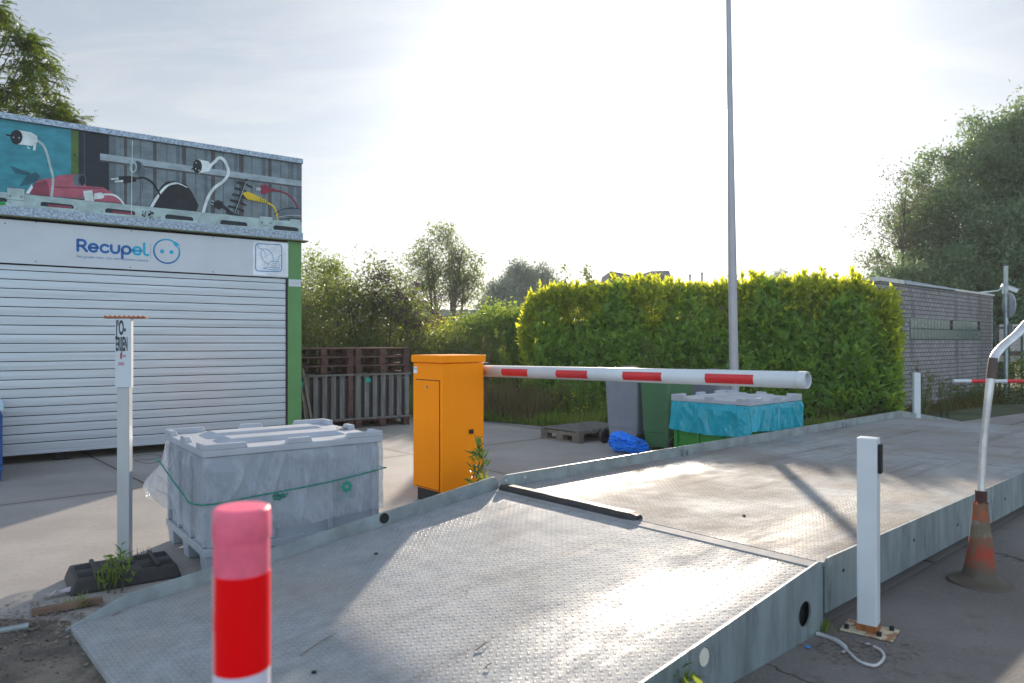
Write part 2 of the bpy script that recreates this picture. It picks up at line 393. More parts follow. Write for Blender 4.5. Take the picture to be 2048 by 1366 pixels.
# stroke letters: x-height 1
def glyph(ch):
    if ch == 'R': return [[(.12, .12), (.12, 1.2)], [(.12, 1.2), (.5, 1.2)]+arc(.5, .91, .29, 90, -90, 12)+[(.12, .62)], [(.5, .6), (.9, .12)]], 1.0
    if ch == 'e': return [arc(.5, .5, .38, 0, 315, 22), [(.14, .5), (.86, .5)]], 1.05
    if ch == 'c': return [arc(.5, .5, .38, 45, 315, 20)], .95
    if ch == 'u': return [[(.12, .88)]+arc(.48, .48, .36, 180, 360, 14)+[(.84, .88)]], 1.02
    if ch == 'p': return [arc(.5, .5, .38, 0, 360, 24), [(.12, .5), (.12, -.4)]], 1.03
    if ch == 'l': return [[(.12, 1.32), (.12, .38)]+arc(.38, .38, .26, 180, 270, 8)+[(.5, .12)]], .62
    if ch == 'o': return [arc(.5, .5, .38, 0, 360, 24)], 1.05
    if ch == 'd': return [arc(.5, .5, .38, 0, 360, 24), [(.88, .12), (.88, 1.32)]], 1.05
    if ch == 'n': return [[(.12, .12)]+arc(.48, .52, .36, 180, 0, 14)+[(.84, .12)]], 1.02
    if ch == 'm': return [[(.12, .12)]+arc(.38, .6, .26, 180, 0, 10)+[(.64, .12)], arc(.9, .6, .26, 180, 0, 10)+[(1.16, .12)]], 1.35
    if ch == 'r': return [[(.12, .12)]+arc(.46, .52, .34, 180, 80, 8)], .62
    if ch == 'v': return [[(.1, .88), (.45, .12), (.8, .88)]], .95
    if ch == 'w': return [[(.12, .88)]+arc(.38, .38, .26, 180, 360, 10)+[(.64, .88)], arc(.9, .38, .26, 180, 360, 10)+[(1.16, .88)]], 1.35
    if ch == 'y': return [[(.12, .88)]+arc(.48, .48, .36, 180, 360, 12), [(.84, .88), (.84, -.1)]+arc(.54, -.1, .3, 0, -110, 6)], 1.02
    if ch == 'i': return [[(.12, .12), (.12, .88)], [(.12, 1.2), (.12, 1.22)]], .32
    return [], .6
def stroke_text(txt, sc, w):
    out = []; x = 0
    for ch in txt:
        gl, adv = glyph(ch)
        for st in gl:
            for poly in ribbon([((x+a)*sc, b*sc) for a, b in st], w*sc): out.append(poly)
        x += adv
    return out, x*sc
def font_polys(txt, size=1.0, sx=1.0, off=0.0):
    cu = bpy.data.curves.new('t', 'FONT'); cu.body = txt; cu.size = size; cu.offset = off; ob = bpy.data.objects.new('t', cu); C.objects.link(ob)
    dg = bpy.context.evaluated_depsgraph_get(); me = bpy.data.meshes.new_from_object(ob.evaluated_get(dg))
    vs = [(v.co.x*sx, v.co.y) for v in me.vertices]; out = [[vs[i] for i in p.vertices] for p in me.polygons]
    bpy.data.objects.remove(ob); bpy.data.curves.remove(cu); bpy.data.meshes.remove(me)
    return out

# ------------------------------------------------------------------ foliage
def rand_unit(n):
    v = rng.normal(size=(n, 3)); return v/np.linalg.norm(v, axis=1, keepdims=True)
def leaf_mesh(name, pos, axis, nrm, L, Wd, mat, bend=.25):
    """one folded quad-pair leaf per position; axis = direction of the leaf, nrm = approximate normal"""
    n = len(pos); axis = axis/np.linalg.norm(axis, axis=1, keepdims=True)
    side = np.cross(axis, nrm); side /= np.maximum(np.linalg.norm(side, axis=1, keepdims=True), 1e-6)
    up = np.cross(side, axis); L = L[:, None]; Wd = Wd[:, None]
    v = np.empty((n, 6, 3))
    v[:, 0] = pos; v[:, 1] = pos+axis*L*.38+side*Wd*.5+up*Wd*bend; v[:, 2] = pos+axis*L*.45
    v[:, 3] = pos+axis*L*.38-side*Wd*.5+up*Wd*bend; v[:, 4] = pos+axis*L-up*L*.12; v[:, 5] = v[:, 2]
    v = v[:, :5]
    idx = (np.arange(n)*5)[:, None, None]+np.array([[0, 1, 2], [1, 4, 2], [0, 2, 3], [2, 4, 3]])[None]
    idx = idx.reshape(-1)
    me = bpy.data.meshes.new(name); me.vertices.add(n*5); me.vertices.foreach_set('co', v.reshape(-1))
    me.loops.add(len(idx)); me.loops.foreach_set('vertex_index', idx.astype(np.int32))
    me.polygons.add(n*4); me.polygons.foreach_set('loop_start', np.arange(0, n*12, 3, dtype=np.int32)); me.polygons.foreach_set('loop_total', np.full(n*4, 3, dtype=np.int32))
    me.materials.append(mat); me.update(); me.validate()
    return me
def leaves(name, pos, parent, mat, L=.08, W=.035, up=.35, out=None, droop=0.0, var=.35, label=None, bend=.25):
    pos = np.asarray(pos, dtype=float); n = len(pos)
    ax = rand_unit(n)+np.array([0, 0, up-droop])
    if out is not None: ax = ax+out*.6
    nr = rand_unit(n)+np.array([0, 0, .5])
    if out is not None: nr = nr+out*.8
    l = L*(1+var*rng.uniform(-1, 1, n)); w = W*(1+var*rng.uniform(-1, 1, n))
    o = link(name, leaf_mesh(name, pos, ax, nr, l, w, mat, bend), parent)
    if label: o['label'] = label
    return o
def in_ell(n, e):
    d = rand_unit(n)*(rng.uniform(.15, 1, n)**.45)[:, None]
    return np.array(e[:3])+d*np.array(e[3:])
def branch_path(a, b, k=5, sag=.12):
    a = Vector(a); b = Vector(b); L = (b-a).length; mid = a.lerp(b, .5)+Vector((0, 0, -L*sag))+Vector([random.uniform(-1, 1)*L*.07 for _ in range(3)])
    return [tuple((1-t)**2*a+2*(1-t)*t*mid+t*t*b) for t in [i/(k-1) for i in range(k)]]
def tree(name, label, cat, loc, H, tr, ells, nb, per, sig, L, W, lm, bm=None, stems=1, base=.25, group=None, up=.1, droop=0, var=.35, trunkname='trunk', rz=0, spread=.25):
    T = thing(name, label, cat, loc, rz, group); mb = MB(); tot = sum(e[3]*e[4]*e[5] for e in ells); tips = []
    for e in ells:
        tips.append(in_ell(max(2, int(nb*e[3]*e[4]*e[5]/tot)), e))
    tips = np.concatenate(tips)
    trunks = []
    for s_ in range(stems):
        a = 2*math.pi*s_/stems+random.random(); sp = 0 if stems == 1 else spread*H
        top = (math.cos(a)*sp+random.uniform(-.02, .02)*H, math.sin(a)*sp+random.uniform(-.02, .02)*H, H*random.uniform(.8, .92))
        b0 = (math.cos(a)*tr*.7*(stems > 1), math.sin(a)*tr*.7*(stems > 1), 0)
        pth = branch_path(b0, top, 7, -.04 if stems == 1 else .05); trunks.append(pth)
        mb.tube(pth, [tr*(1-.85*i/6) for i in range(7)], 7)
    for t in tips:
        best = None
        for pth in trunks:
            for i in range(1, 6):
                p = pth[i]
                if p[2] < H*base: continue
                d = math.dist(p, t)+max(0, p[2]-t[2]+.1*H)*2
                if best is None or d < best[0]: best = (d, i, p)
        if best is None: best = (0, 3, trunks[0][3])
        r0 = min(.05, tr*(1-.85*best[1]/6)*.32)
        mb.tube(branch_path(best[2], t, 5, .1), [r0, r0*.7, r0*.5, r0*.3, r0*.12], 4, cap=False)
    part(trunkname, mb, bm or m_bark, T, smooth=True, recalc=False)
    cnt = rng.poisson(per, len(tips))
    pos = np.repeat(tips, cnt, axis=0)+rng.normal(size=(cnt.sum(), 3))*sig
    leaves('crown', pos, T, lm, L, W, up=up, droop=droop, var=var)
    return T

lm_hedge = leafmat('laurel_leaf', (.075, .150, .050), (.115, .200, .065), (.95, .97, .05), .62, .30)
lm_tree = leafmat('tree_leaf', (.065, .125, .036), (.11, .175, .050), (.50, .66, .07), .42)
lm_willow = leafmat('willow_leaf', (.070, .125, .078), (.13, .20, .12), (.32, .46, .18), .40)
lm_hazed = leafmat('hazed_willow_leaf', (.15, .20, .17), (.21, .25, .22), (.32, .40, .28), .4)  # leaf colour paled to imitate distance haze
lm_shrub = leafmat('shrub_leaf', (.045, .075, .026), (.085, .120, .042), (.34, .40, .07), .36)
lm_purple = leafmat('buddleia_flower', (.05, .018, .075), (.10, .04, .13), (.16, .06, .2), .3)
lm_brown = leafmat('seed_stalk', (.12, .085, .045), (.20, .15, .08), (.3, .22, .1), .4)
lm_lime = leafmat('lime_leaf', (.06, .12, .025), (.10, .16, .04), (.45, .55, .06), .40)
lm_grass = leafmat('weed_blade', (.06, .12, .03), (.13, .18, .05), (.45, .55, .08), .5)
lm_ash = leafmat('ash_leaflet', (.025, .062, .018), (.045, .095, .022), (.26, .36, .02), .32)

# ================================================================== GROUND
def poly_sheet(name, pts, z, mat):
    mb = MB(); mb.flat(pts, lambda x, y: (x, y, z)); return struct(name, mb, mat)
mb = MB(); n = 48
mb.add([(0, 0, -.012)]+[(2500*math.cos(2*math.pi*i/n), 2500*math.sin(2*math.pi*i/n), -.012) for i in range(n)], [(0, 1+i, 1+(i+1) % n) for i in range(n)])
struct('ground', mb, m_terrain)
def WL(x, y, z=0):   # weighbridge frame -> world
    return (-.092+x*ux-y*uy, 5.524+x*uy+y*ux, z)
def w2(x, y): return WL(x, y)[:2]
WB = 2.49; PL = 7.85; PH = .34; RL = 2.84
# concrete yard left of the weighbridge and under it, up to the timber edging
poly_sheet('concrete_yard', [w2(-RL-1.1, -WB-.05), w2(14.0, -WB-.05), w2(14, -.1), (6.4, 12.0), (1.6, 12.75), (-.54, 14.5), (-4.2, 17.6), (-6, 24), (-40, 24), (-40, 3.55), (-3.4, 3.85), (-2.5, 3.72)], 0, m_conc)
poly_sheet('road', [w2(-40, -WB+.02), w2(60, -WB+.02), w2(60, -30), w2(-40, -30)], .004, m_asph)
poly_sheet('pavement', [(-2.3, 3.78), (-3.4, 3.87), (-40, 3.6), (-40, -12), (4, -12), w2(-RL, -WB+.02), w2(-RL, 0)], .004, m_soil)
poly_sheet('path', [(-2.75, 3.12), (-2.98, 3.20), (-9, 2.7), (-9, -6), (-1.2, -6), (-1.6, 1.9)], .010, m_asph)

# ================================================================== WEIGHBRIDGE
wb = thing('weighbridge', 'long galvanised tear-plate vehicle weighing platform with sloping ramps', 'weighbridge', WL(0, 0), UA)
def ramp_z(x): return PH-(PH-.03)*min(1, max(0, -x/RL))
# entry ramp plate, with small thickness
mb = MB(); mb.add([(-RL, -WB, .03), (-.012, -WB, PH), (-.012, 0, PH), (-RL, 0, .03), (-RL, -WB, .004), (-.012, -WB, PH-.03), (-.012, 0, PH-.03), (-RL, 0, .004)],
                  [(0, 1, 2, 3), (7, 6, 5, 4), (0, 4, 5, 1), (1, 5, 6, 2), (2, 6, 7, 3), (3, 7, 4, 0)])
part('entry_ramp', mb, m_plate, wb, label='sloping tear-plate entry ramp')
for (a, b) in ((.012, 4.0), (4.05, PL)):
    mb = MB(); mb.box(a, b, -WB, 0, PH-.02, PH); part('deck_plate', mb, m_plate2, wb)
mb = MB(); mb.box(4.0, 4.05, -WB+.004, -.004, PH-.03, PH-.004); part('joint_strip', mb, m_seam, wb)
mb = MB(); mb.box(-.085, -.014, -WB+.004, -.004, PH-.004, PH+.0005)
mb.v = [(x, y, z+(x+.014)*(PH-.03)/RL+.004) for x, y, z in mb.v]
part('joint_strip', mb, m_seam, wb)
# understructure
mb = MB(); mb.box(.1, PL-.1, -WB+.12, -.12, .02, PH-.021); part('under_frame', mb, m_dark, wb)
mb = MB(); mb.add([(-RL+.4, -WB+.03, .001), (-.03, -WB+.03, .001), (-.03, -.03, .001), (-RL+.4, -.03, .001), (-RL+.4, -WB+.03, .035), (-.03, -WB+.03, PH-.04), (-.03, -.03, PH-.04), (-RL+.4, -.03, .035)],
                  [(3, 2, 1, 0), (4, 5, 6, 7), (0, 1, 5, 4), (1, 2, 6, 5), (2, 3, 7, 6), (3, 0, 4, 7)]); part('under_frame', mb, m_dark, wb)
# exit ramp
mb = MB(); mb.add([(PL+.012, -WB, PH), (PL+RL, -WB, .03), (PL+RL, 0, .03), (PL+.012, 0, PH), (PL+.012, -WB, PH-.03), (PL+RL, -WB, .005), (PL+RL, 0, .005), (PL+.012, 0, PH-.03)],
                  [(0, 1, 2, 3), (7, 6, 5, 4), (0, 4, 5, 1), (1, 5, 6, 2), (2, 6, 7, 3), (3, 7, 4, 0)])
part('exit_ramp', mb, m_plate2, wb)
# side plates, polygons in (x,z) extruded in y, rounded upper corners
def side(name, poly, y0, y1, mat, holes=()):
    mb = MB(); mb.prism(poly, y0, y1, lambda a, b, w: (a, w, b)); o = part(name, mb, mat, wb)
    return o
def rc(x, z, r, q, n=5):  # rounded corner points
    a0 = {'tl': 180, 'tr': 90}[q]; cx = x+r if q == 'tl' else x-r
    return [(cx+r*math.cos(R(a0-90*i/n)), z-r+r*math.sin(R(a0-90*i/n))) for i in range(n+1)]
KH = .095
# left kerbs (raised above the plate)
side('ramp_kerb', [(-.012, .06)]+[(-RL-.02, .004)]+[(-RL-.02, .02), (-RL+.25, .13)]+rc(-.012, PH+KH, .06, 'tr'), 0.002, .012, m_galv)
side('deck_kerb', [(PL, .08), (.012, .08)]+rc(.012, PH+KH, .06, 'tl')+[(PL, PH+KH)], 0.002, .012, m_galv)
side('exit_kerb', [(PL+RL, .005), (PL+.012, .1), (PL+.012, PH+KH), (PL+RL*.9, .10), (PL+RL, .03)], 0.002, .012, m_galv)
# small fold lip and stiffener brackets on kerb
for s_ in (2.35, 5.9):
    mb = MB(); mb.box(s_, s_+.02, -.03, .001, PH+.001, PH+.07); mb.box(s_+.07, s_+.085, -.025, .001, PH+.001, PH+.05); part('kerb_bracket', mb, m_galv, wb)
for s_ in (-1.02,):
    mb = MB(); a = [(s_+.035*math.cos(t), ramp_z(s_)+.05+.035*math.sin(t)) for t in np.linspace(0, 2*math.pi, 16)[:-1]]
    mb.prism(a, -.004, .0015, lambda a, b, w: (a, w, b)); part('kerb_cap', mb, m_dark, wb)
for s_ in (.06, .26):
    mb = MB(); a = [(s_+.009*math.cos(t), PH+.055+.009*math.sin(t)) for t in np.linspace(0, 2*math.pi, 12)[:-1]]
    mb.prism(a, -.004, .0015, lambda a, b, w: (a, w, b)); part('bolt', mb, m_white, wb)
# right skirts: ramp skirt with an oval opening (real hole) and a small one
def plate_with_holes(name, outer, holes, y0, y1, mat):
    mb = MB(); tris_poly = [[Vector((p[0], p[1], 0)) for p in outer]]+[[Vector((p[0], p[1], 0)) for p in h] for h in holes]
    tris = tessellate_polygon(tris_poly); allp = outer+[p for h in holes for p in h]; n = len(allp)
    vs = [(p[0], y0, p[1]) for p in allp]+[(p[0], y1, p[1]) for p in allp]
    fs = [tuple(t) for t in tris]+[tuple(n+i for i in reversed(t)) for t in tris]; k = 0
    for lp in [outer]+holes:
        L = len(lp); fs += [(k+i, k+(i+1) % L, n+k+(i+1) % L, n+k+i) for i in range(L)]; k += L
    mb.add(vs, fs); return part(name, mb, mat, wb)
h1 = [(-.20+.062*math.cos(t), .135+.062*math.sin(t)) for t in np.linspace(0, 2*math.pi, 25)[:-1]]
h2 = [(-1.06+.040*math.cos(t), .175+.040*math.sin(t)) for t in np.linspace(0, 2*math.pi, 17)[:-1]]
plate_with_holes('ramp_skirt', [(-.012, .004), (-1.05, .004), (-1.32, .05), (-RL, .004), (-RL, .035)]+rc(-.012, PH+.02, .05, 'tr'), [h1, h2], -WB-.012, -WB-.002, m_galv2)
side('deck_skirt', [(PL, .085), (.012, .085)]+rc(.012, PH+.02, .05, 'tl')+[(PL, PH+.02)], -WB-.012, -WB-.002, m_galv2)
for s_, z_ in ((.22, .26), (.55, .14), (1.2, .24), (2.0, .2), (3.1, .22)):
    mb = MB(); a = [(s_+.009*math.cos(t), z_+.009*math.sin(t)) for t in np.linspace(0, 2*math.pi, 10)[:-1]]
    mb.prism(a, -WB-.016, -WB-.011, lambda a, b, w: (a, w, b)); part('bolt', mb, m_dark, wb)
# pale plug in the small hole
mb = MB(); mb.prism([(-1.06+.034*math.cos(t), .175+.038*math.sin(t)) for t in np.linspace(0, 2*math.pi, 14)[:-1]], -WB-.014, -WB-.004, lambda a, b, w: (a, w, b))
part('hole_plug', mb, M('pale_foam', (.62, .58, .5), .8), wb)

# rubber cable strip on the joint
mb = MB(); nn = 26; prof = [(-.055, 0), (-.05, .022), (-.025, .040), (.025, .040), (.05, .022), (.055, 0)]
vs = []; fs = []
for i in range(nn):
    y = -.02-1.30*i/(nn-1); s_ = 1-.25*(i in (0, nn-1))
    for j, (a, b) in enumerate(prof):
        w_ = noise.noise(Vector((a*20, y*9, b*30)))*.006*(1 if i > 9 else .5)
        vs.append((a*s_+.01+w_, y, PH+.001+b*s_+w_*.8))
for i in range(nn-1):
    for j in range(5): fs.append((i*6+j, i*6+j+1, (i+1)*6+j+1, (i+1)*6+j))
    fs.append((i*6+5, i*6, (i+1)*6, (i+1)*6+5))
fs += [tuple(range(6)), tuple(reversed(range((nn-1)*6, nn*6)))]; mb.add(vs, fs)
solo('cable_protector', 'ragged black rubber strip lying across the joint of the steel platform', 'cable protector', mb, m_rubber, WL(0, 0), UA)
# chunk torn off
# ================================================================== BARRIER
NB = (-.617, 6.39)
bar = thing('barrier_gate', 'orange lift barrier cabinet with long white and red boom arm', 'barrier', (NB[0], NB[1], 0), UA)
# local x = u, local y = -v : cabinet spans x 0..0.48, y 0..0.42
m_blackbase = M('black_plinth', (.02, .02, .022), .6)
mb = MB(); mb.box(.03, .45, .03, .425, 0, .125); part('plinth', mb, m_blackbase, bar, bevel=.006)
mb = MB(); mb.box(0, .48, 0, .455, .12, 1.265); part('cabinet', mb, m_orange, bar, bevel=.012)
mb = MB(); mb.box(-.014, .494, -.014, .469, 1.268, 1.337); part('lid', mb, m_orange, bar, bevel=.010)
dz0, dz1, dy0, dy1 = .135, 1.115, .03, .405
mb = MB(); mb.box(-.0035, .004, dy0, dy1, dz0, dz1); part('door_gap', mb, m_orange_d, bar)
door = part('door', MB().box(-.011, .004, dy0+.006, dy1-.006, dz0+.006, dz1-.007), m_orange, bar, bevel=.003)
part('lock', MB().tube([(-.018, .205, 1.05), (-.010, .205, 1.05)], .012, 12), M('chrome', (.6, .6, .62), .2, 1, bump=0), door, smooth=False)
stk = MB(); stk.box(-.002, .001, .385, .441, 1.168, 1.228); stick = part('sticker', stk, M('sticker_white', (.62, .66, .70), .4, bump=0), bar)
tx = MB()
for p in font_polys('WEGC', .021): tx.flat(p, lambda a, b: (-.0032, .437-a, 1.203+b))
part('lettering', tx, flat('navy_ink', (.01, .025, .07)), stick, recalc=False)
part('hinge', MB().box(.30, .35, -.012, 0, .62, .66), m_dark, bar, bevel=.003)
# arm axis along -y (v) beyond the far face
AX, AZ0 = .565, 1.182
arm = MB(); NA = 40; ar = .054
def armz(y): return AZ0+(.20-y)*.0118
def arm_col(y): X = NB[0]+AX*ux-y*uy; Y = NB[1]+AX*uy+y*ux; return 1024+FPX*X/Y
AE = min(np.linspace(-2.4, -4.2, 1800), key=lambda y: abs(arm_col(y)-1616))+.045
arm.tube([(AX, .34, armz(.34)), (AX, AE, armz(AE))], ar, NA, cap=True)
a_o = part('boom_arm', arm, m_white, bar, smooth=False)
for p in a_o.data.polygons: p.use_smooth = len(p.vertices) == 4
rim = MB(); vs = []
for r_, y in ((ar+.001, AE+.01), (ar+.001, AE-.04), (ar-.006, AE-.045), (ar-.010, AE-.042), (ar-.010, AE-.015)):
    for j in range(32):
        a = 2*math.pi*j/32; vs.append((AX+r_*math.cos(a), y, armz(y)+r_*math.sin(a)))
fs = [(i*32+j, i*32+(j+1) % 32, (i+1)*32+(j+1) % 32, (i+1)*32+j) for i in range(4) for j in range(32)]+[tuple(4*32+j for j in range(32))]
rim.add(vs, fs); part('end_cap', rim, m_white, a_o, smooth=False)
part('arm_bracket', MB().box(.482, .64, .12, .30, 1.10, 1.26), m_blackbase, bar, bevel=.01)
# red reflective stickers: wrapped patches on the camera side of the boom
def armpatch(y0, y1):
    mb = MB(); vs = []; K = 14
    for y in (y0, y1):
        for j in range(K+1):
            a = R(150+72*j/K); vs.append((AX+(ar+.0012)*math.cos(a), y, armz(y)+(ar+.0012)*math.sin(a)))
    mb.add(vs, [(j, j+1, K+2+j, K+1+j) for j in range(K)]); part('red_band', mb, m_red, a_o, recalc=False)
def arm_y(px):   # y on the arm for a photo column
    best = min((abs((lambda X, Y: 1024+FPX*X/Y)(NB[0]+(AX-ar*.8)*ux-y*uy, NB[1]+(AX-ar*.8)*uy+y*ux)-px), y) for y in np.linspace(.2, -3.6, 1600)); return best[1]
for a_, b_ in ((1004, 1056), (1113, 1176), (1246, 1324), (1411, 1508)): armpatch(arm_y(a_), arm_y(b_))

# ================================================================== SHED (green container)
SA = math.atan2(.601, .799); sdx, sdy = math.cos(SA), math.sin(SA); SX, SY = -3.10, 10.68
shed = thing('recycling_shed', 'green container shed with aluminium roller shutter and printed parapet', 'shed', (SX, SY, 0), SA)
def SP(px, py):
    k = (px-1024)/FPX; s = (SX-k*SY)/(sdx-k*sdy); Y = SY-s*sdy; return (-s, CH-(py-682)/FPX*Y)
mb = MB(); mb.box(-6.05, 0, .10, 2.44, .10, 2.93); part('wall', mb, m_green, shed)
for (a, b) in ((-.205, 0), (-6.05, -5.88)):
    mb = MB(); mb.box(a, b, 0, .099, .10, 2.93); part('corner_post', mb, m_green, shed, bevel=.004)
mb = MB(); mb.box(-5.879, -.206, .02, .099, 2.37, 2.93); part('header_beam', mb, m_dark, shed)
for a in (-5.95, -.1, -3):
    mb = MB(); mb.box(a-.08, a+.08, .1, .3, 0, .099); part('foot', mb, m_dark, shed)
# roller shutter: each slat convex, gap lines dark
mb = MB(); z = .125; h = .1085; x0, x1 = -5.878, -.228
k = 0
mb2 = MB()
zt = .14
prof = [(.034, .0008), (.0246, .0010), (.0241, .020), (.0239, .050), (.0241, .080), (.0246, .0992), (.034, .0994)]
while zt < 2.36:
    vs = [(x, y, zt+a) for x in (x0, x1) for (y, a) in prof]; n = len(prof)
    mb2.add(vs, [(i, i+1, n+i+1, n+i) for i in range(n-1)]); zt += h
mb2.box(x0, x1, .050, .098, .13, 2.36, 1)
part('roller_shutter', mb2, [m_shutter, M('shutter_gap', (.03, .033, .04), .8, bump=0)], shed)
mb = MB(); mb.box(x0, x1, .018, .049, .105, .14); part('bottom_rail', mb, m_shutter, shed, bevel=.004)
mb = MB(); mb.box(-.227, -.206, .005, .098, .105, 2.37); part('guide_rail', mb, m_dark, shed)
# label strip on the post
a0, z0 = SP(577.5, 570.5); a1, z1 = SP(602, 560)
mb = MB(); mb.box(a0, a1, -.002, .0, SP(590, 572)[1], SP(590, 558)[1]); lab = part('label', mb, m_signwhite, shed)
tx = MB()
for p in ribbon([(a0+.03, (z0+z1)/2), (a0+.07, (z0+z1)/2+.004)], .006)+ribbon([(a0+.085, (z0+z1)/2-.004), (a0+.15, (z0+z1)/2-.002)], .006): tx.flat(p, lambda a, b: (a, -.0035, b))
part('lettering', tx, flat('pale_blue_ink', (.25, .38, .48)), lab, recalc=False)
# drip edge, flashings, parapet
mb = MB(); mb.prism([(-.055, 2.925), (.10, 2.925), (.10, 2.945), (-.07, 2.945), (-.075, 2.93)], -6.05, .075, lambda a, b, w: (w, a, b)); part('drip_edge', mb, m_olive, shed)
mb = MB(); mb.box(-6.05, .012, -.03, .08, 2.9455, 3.055); part('flashing', mb, m_zinc, shed, bevel=.004)
mb = MB(); mb.box(-6.05, .012, -.035, .12, 4.073, 4.145); part('flashing', mb, m_zinc, shed, bevel=.004)
mb = MB(); mb.box(-6.04, .004, 0, .10, 3.056, 4.072); par_o = part('parapet', mb, m_galv, shed)
part('roof', MB().box(-6.05, 0, .101, 2.44, 2.931, 2.96), m_galv, shed)
# fascia
FL = MB(); FL.box(-5.88, -.214, -.018, -.002, 2.385, 2.897); fas = part('fascia_sign', FL, m_signwhite, shed, bevel=.002)
cols = [flat('logo_blue', srgb(6, 92, 160)), flat('logo_cyan', srgb(0, 160, 196)), flat('logo_grey_blue', srgb(70, 120, 165)), flat('logo_mid', srgb(20, 125, 170))]
lg = MB(); FY = -.0195
aL, zb = SP(152.5, 502.2); aR, _ = SP(296, 512)
Wt = aR-aL
p1, w1 = stroke_text('Recup', 1, .26); p2, w2_ = stroke_text('el', 1, .26); sc = Wt/(w1+w2_-.1)
zb = SP(153, 502.5)[1]
for p in p1: lg.flat([(a*sc, b*sc) for a, b in p], lambda a, b: (aL+a, FY, zb+b), 0)
for p in p2: lg.flat([((a+w1)*sc, b*sc) for a, b in p], lambda a, b: (aL+a, FY, zb+b), 1)
p3, w3 = stroke_text('Recycleer mee voor een mooiere wereld', 1, .15); sc3 = Wt/w3
zs = SP(153, 514.5)[1]
for p in p3: lg.flat([(a*sc3, b*sc3*1.15) for a, b in p], lambda a, b: (aL+a, FY, zs+b), 2)
av, zv1 = SP(300.5, 487); _, zv0 = SP(300.5, 517)
for p in ribbon([(av, zv0), (av, zv1)], .003): lg.flat(p, lambda a, b: (a, FY, b), 2)
ac, zc = SP(333, 502); rr_ = (SP(360, 502)[0]-SP(306, 502)[0])/2*.95
circ = arc(ac, zc, rr_, 60, 360+22, 60)
ps = ribbon(circ, rr_*.13)
for i, p in enumerate(ps): lg.flat(p, lambda a, b: (a, FY, b), 1 if i < 10 or i > 55 else (3 if i < 22 or i > 45 else 0))
for dx in (-.36, .36): lg.flat(arc(ac+dx*rr_, zc-.03*rr_, rr_*.17, 0, 360, 20)[:-1], lambda a, b: (a, FY, b), 1)
def rot2(pts, ang, cx, cz, s=1): return [(cx+s*(a*math.cos(ang)-b*math.sin(ang)), cz+s*(a*math.sin(ang)+b*math.cos(ang))) for a, b in pts]
plug = [(-.24, -.08), (-.1, -.16), (.16, -.16), (.2, -.2), (.2, .2), (.16, .16), (-.1, .16), (-.24, .08)]
pcx, pcz = ac+rr_*.72, zc+rr_*.66
lg.flat(rot2(plug, R(-42), pcx, pcz, rr_), lambda a, b: (a, FY-.0008, b), 1)
for q in (-.1, .1): lg.flat(rot2([(.2, q-.03), (.36, q-.03), (.36, q+.03), (.2, q+.03)], R(-42), pcx, pcz, rr_), lambda a, b: (a, FY, b), 1)
part('logo_lettering', lg, cols, fas, recalc=False)
for (px, py) in ((10, 446), (72, 443.5), (71, 522), (262, 461), (260, 534), (426, 474), (425, 543), (571, 487)):
    a, z = SP(px, py); part('screw', MB().tube([(a, -.017, z), (a, -.022, z)], .007, 8), m_dark, fas)
# icon sign
ia0, iz1 = SP(504.5, 486); ia1, iz0 = SP(574.5, 555)
ia0, ia1, iz0, iz1 = SP(504.5, 500)[0], -.209, 2.398, 2.885
ic = MB(); ic.box(ia0, ia1, -.026, -.0185, iz0, iz1); ico = part('icon_sign', ic, M('icon_white', (.66, .70, .75), .4, bump=0), shed)
iw = ia1-ia0; ih = iz1-iz0
def IC(x, y):  # crop pixels of the sign (190..1050, 190..1060) to plane
    return (ia0+(x-185)/870*iw, iz1-(y-(195+ (x-185)*.03))/ 800*ih*1.0)
il = MB()
def istroke(pts, w, closed=False):
    q = [IC(*p) for p in pts]
    for p in ribbon(q, w, closed): il.flat(p, lambda a, b: (a, -.0270, b))
istroke(rrect(250, 890, 262, 900, 70), .012, True)
el = [(530+130*math.cos(t)*math.cos(1.05)-195*math.sin(t)*math.sin(1.05)*-1*0-0, 0) for t in (0,)]
def ell(cx, cy, rx, ry, ang, a0=0, a1=360, n=36):
    return [(cx+rx*math.cos(R(t))*math.cos(ang)-ry*math.sin(R(t))*math.sin(ang), cy+rx*math.cos(R(t))*math.sin(ang)+ry*math.sin(R(t))*math.cos(ang)) for t in np.linspace(a0, a1, n)]
istroke(ell(530, 555, 195, 130, R(57), 25, 325), .008)
istroke(spline([(290, 280), (310, 340), (350, 375), (420, 385)], 6), .007)
istroke(spline([(425, 580), (520, 545), (600, 485)], 6), .004)
istroke(ell(473, 465, 60, 14, R(60)), .004, True); istroke([(500, 510), (515, 545)], .004)
istroke([(610, 668), (815, 668), (840, 815), (510, 800)], .008, True)
istroke([(510, 805), (440, 838), (815, 870), (820, 825)], .008)
istroke([(660, 710), (775, 705), (775, 770), (630, 770)], .005, True)
istroke(spline([(765, 655), (775, 625), (812, 610), (815, 570), (840, 525), (885, 512)], 6), .006)
part('pictogram', il, flat('icon_blue', srgb(20, 120, 175)), ico, recalc=False)

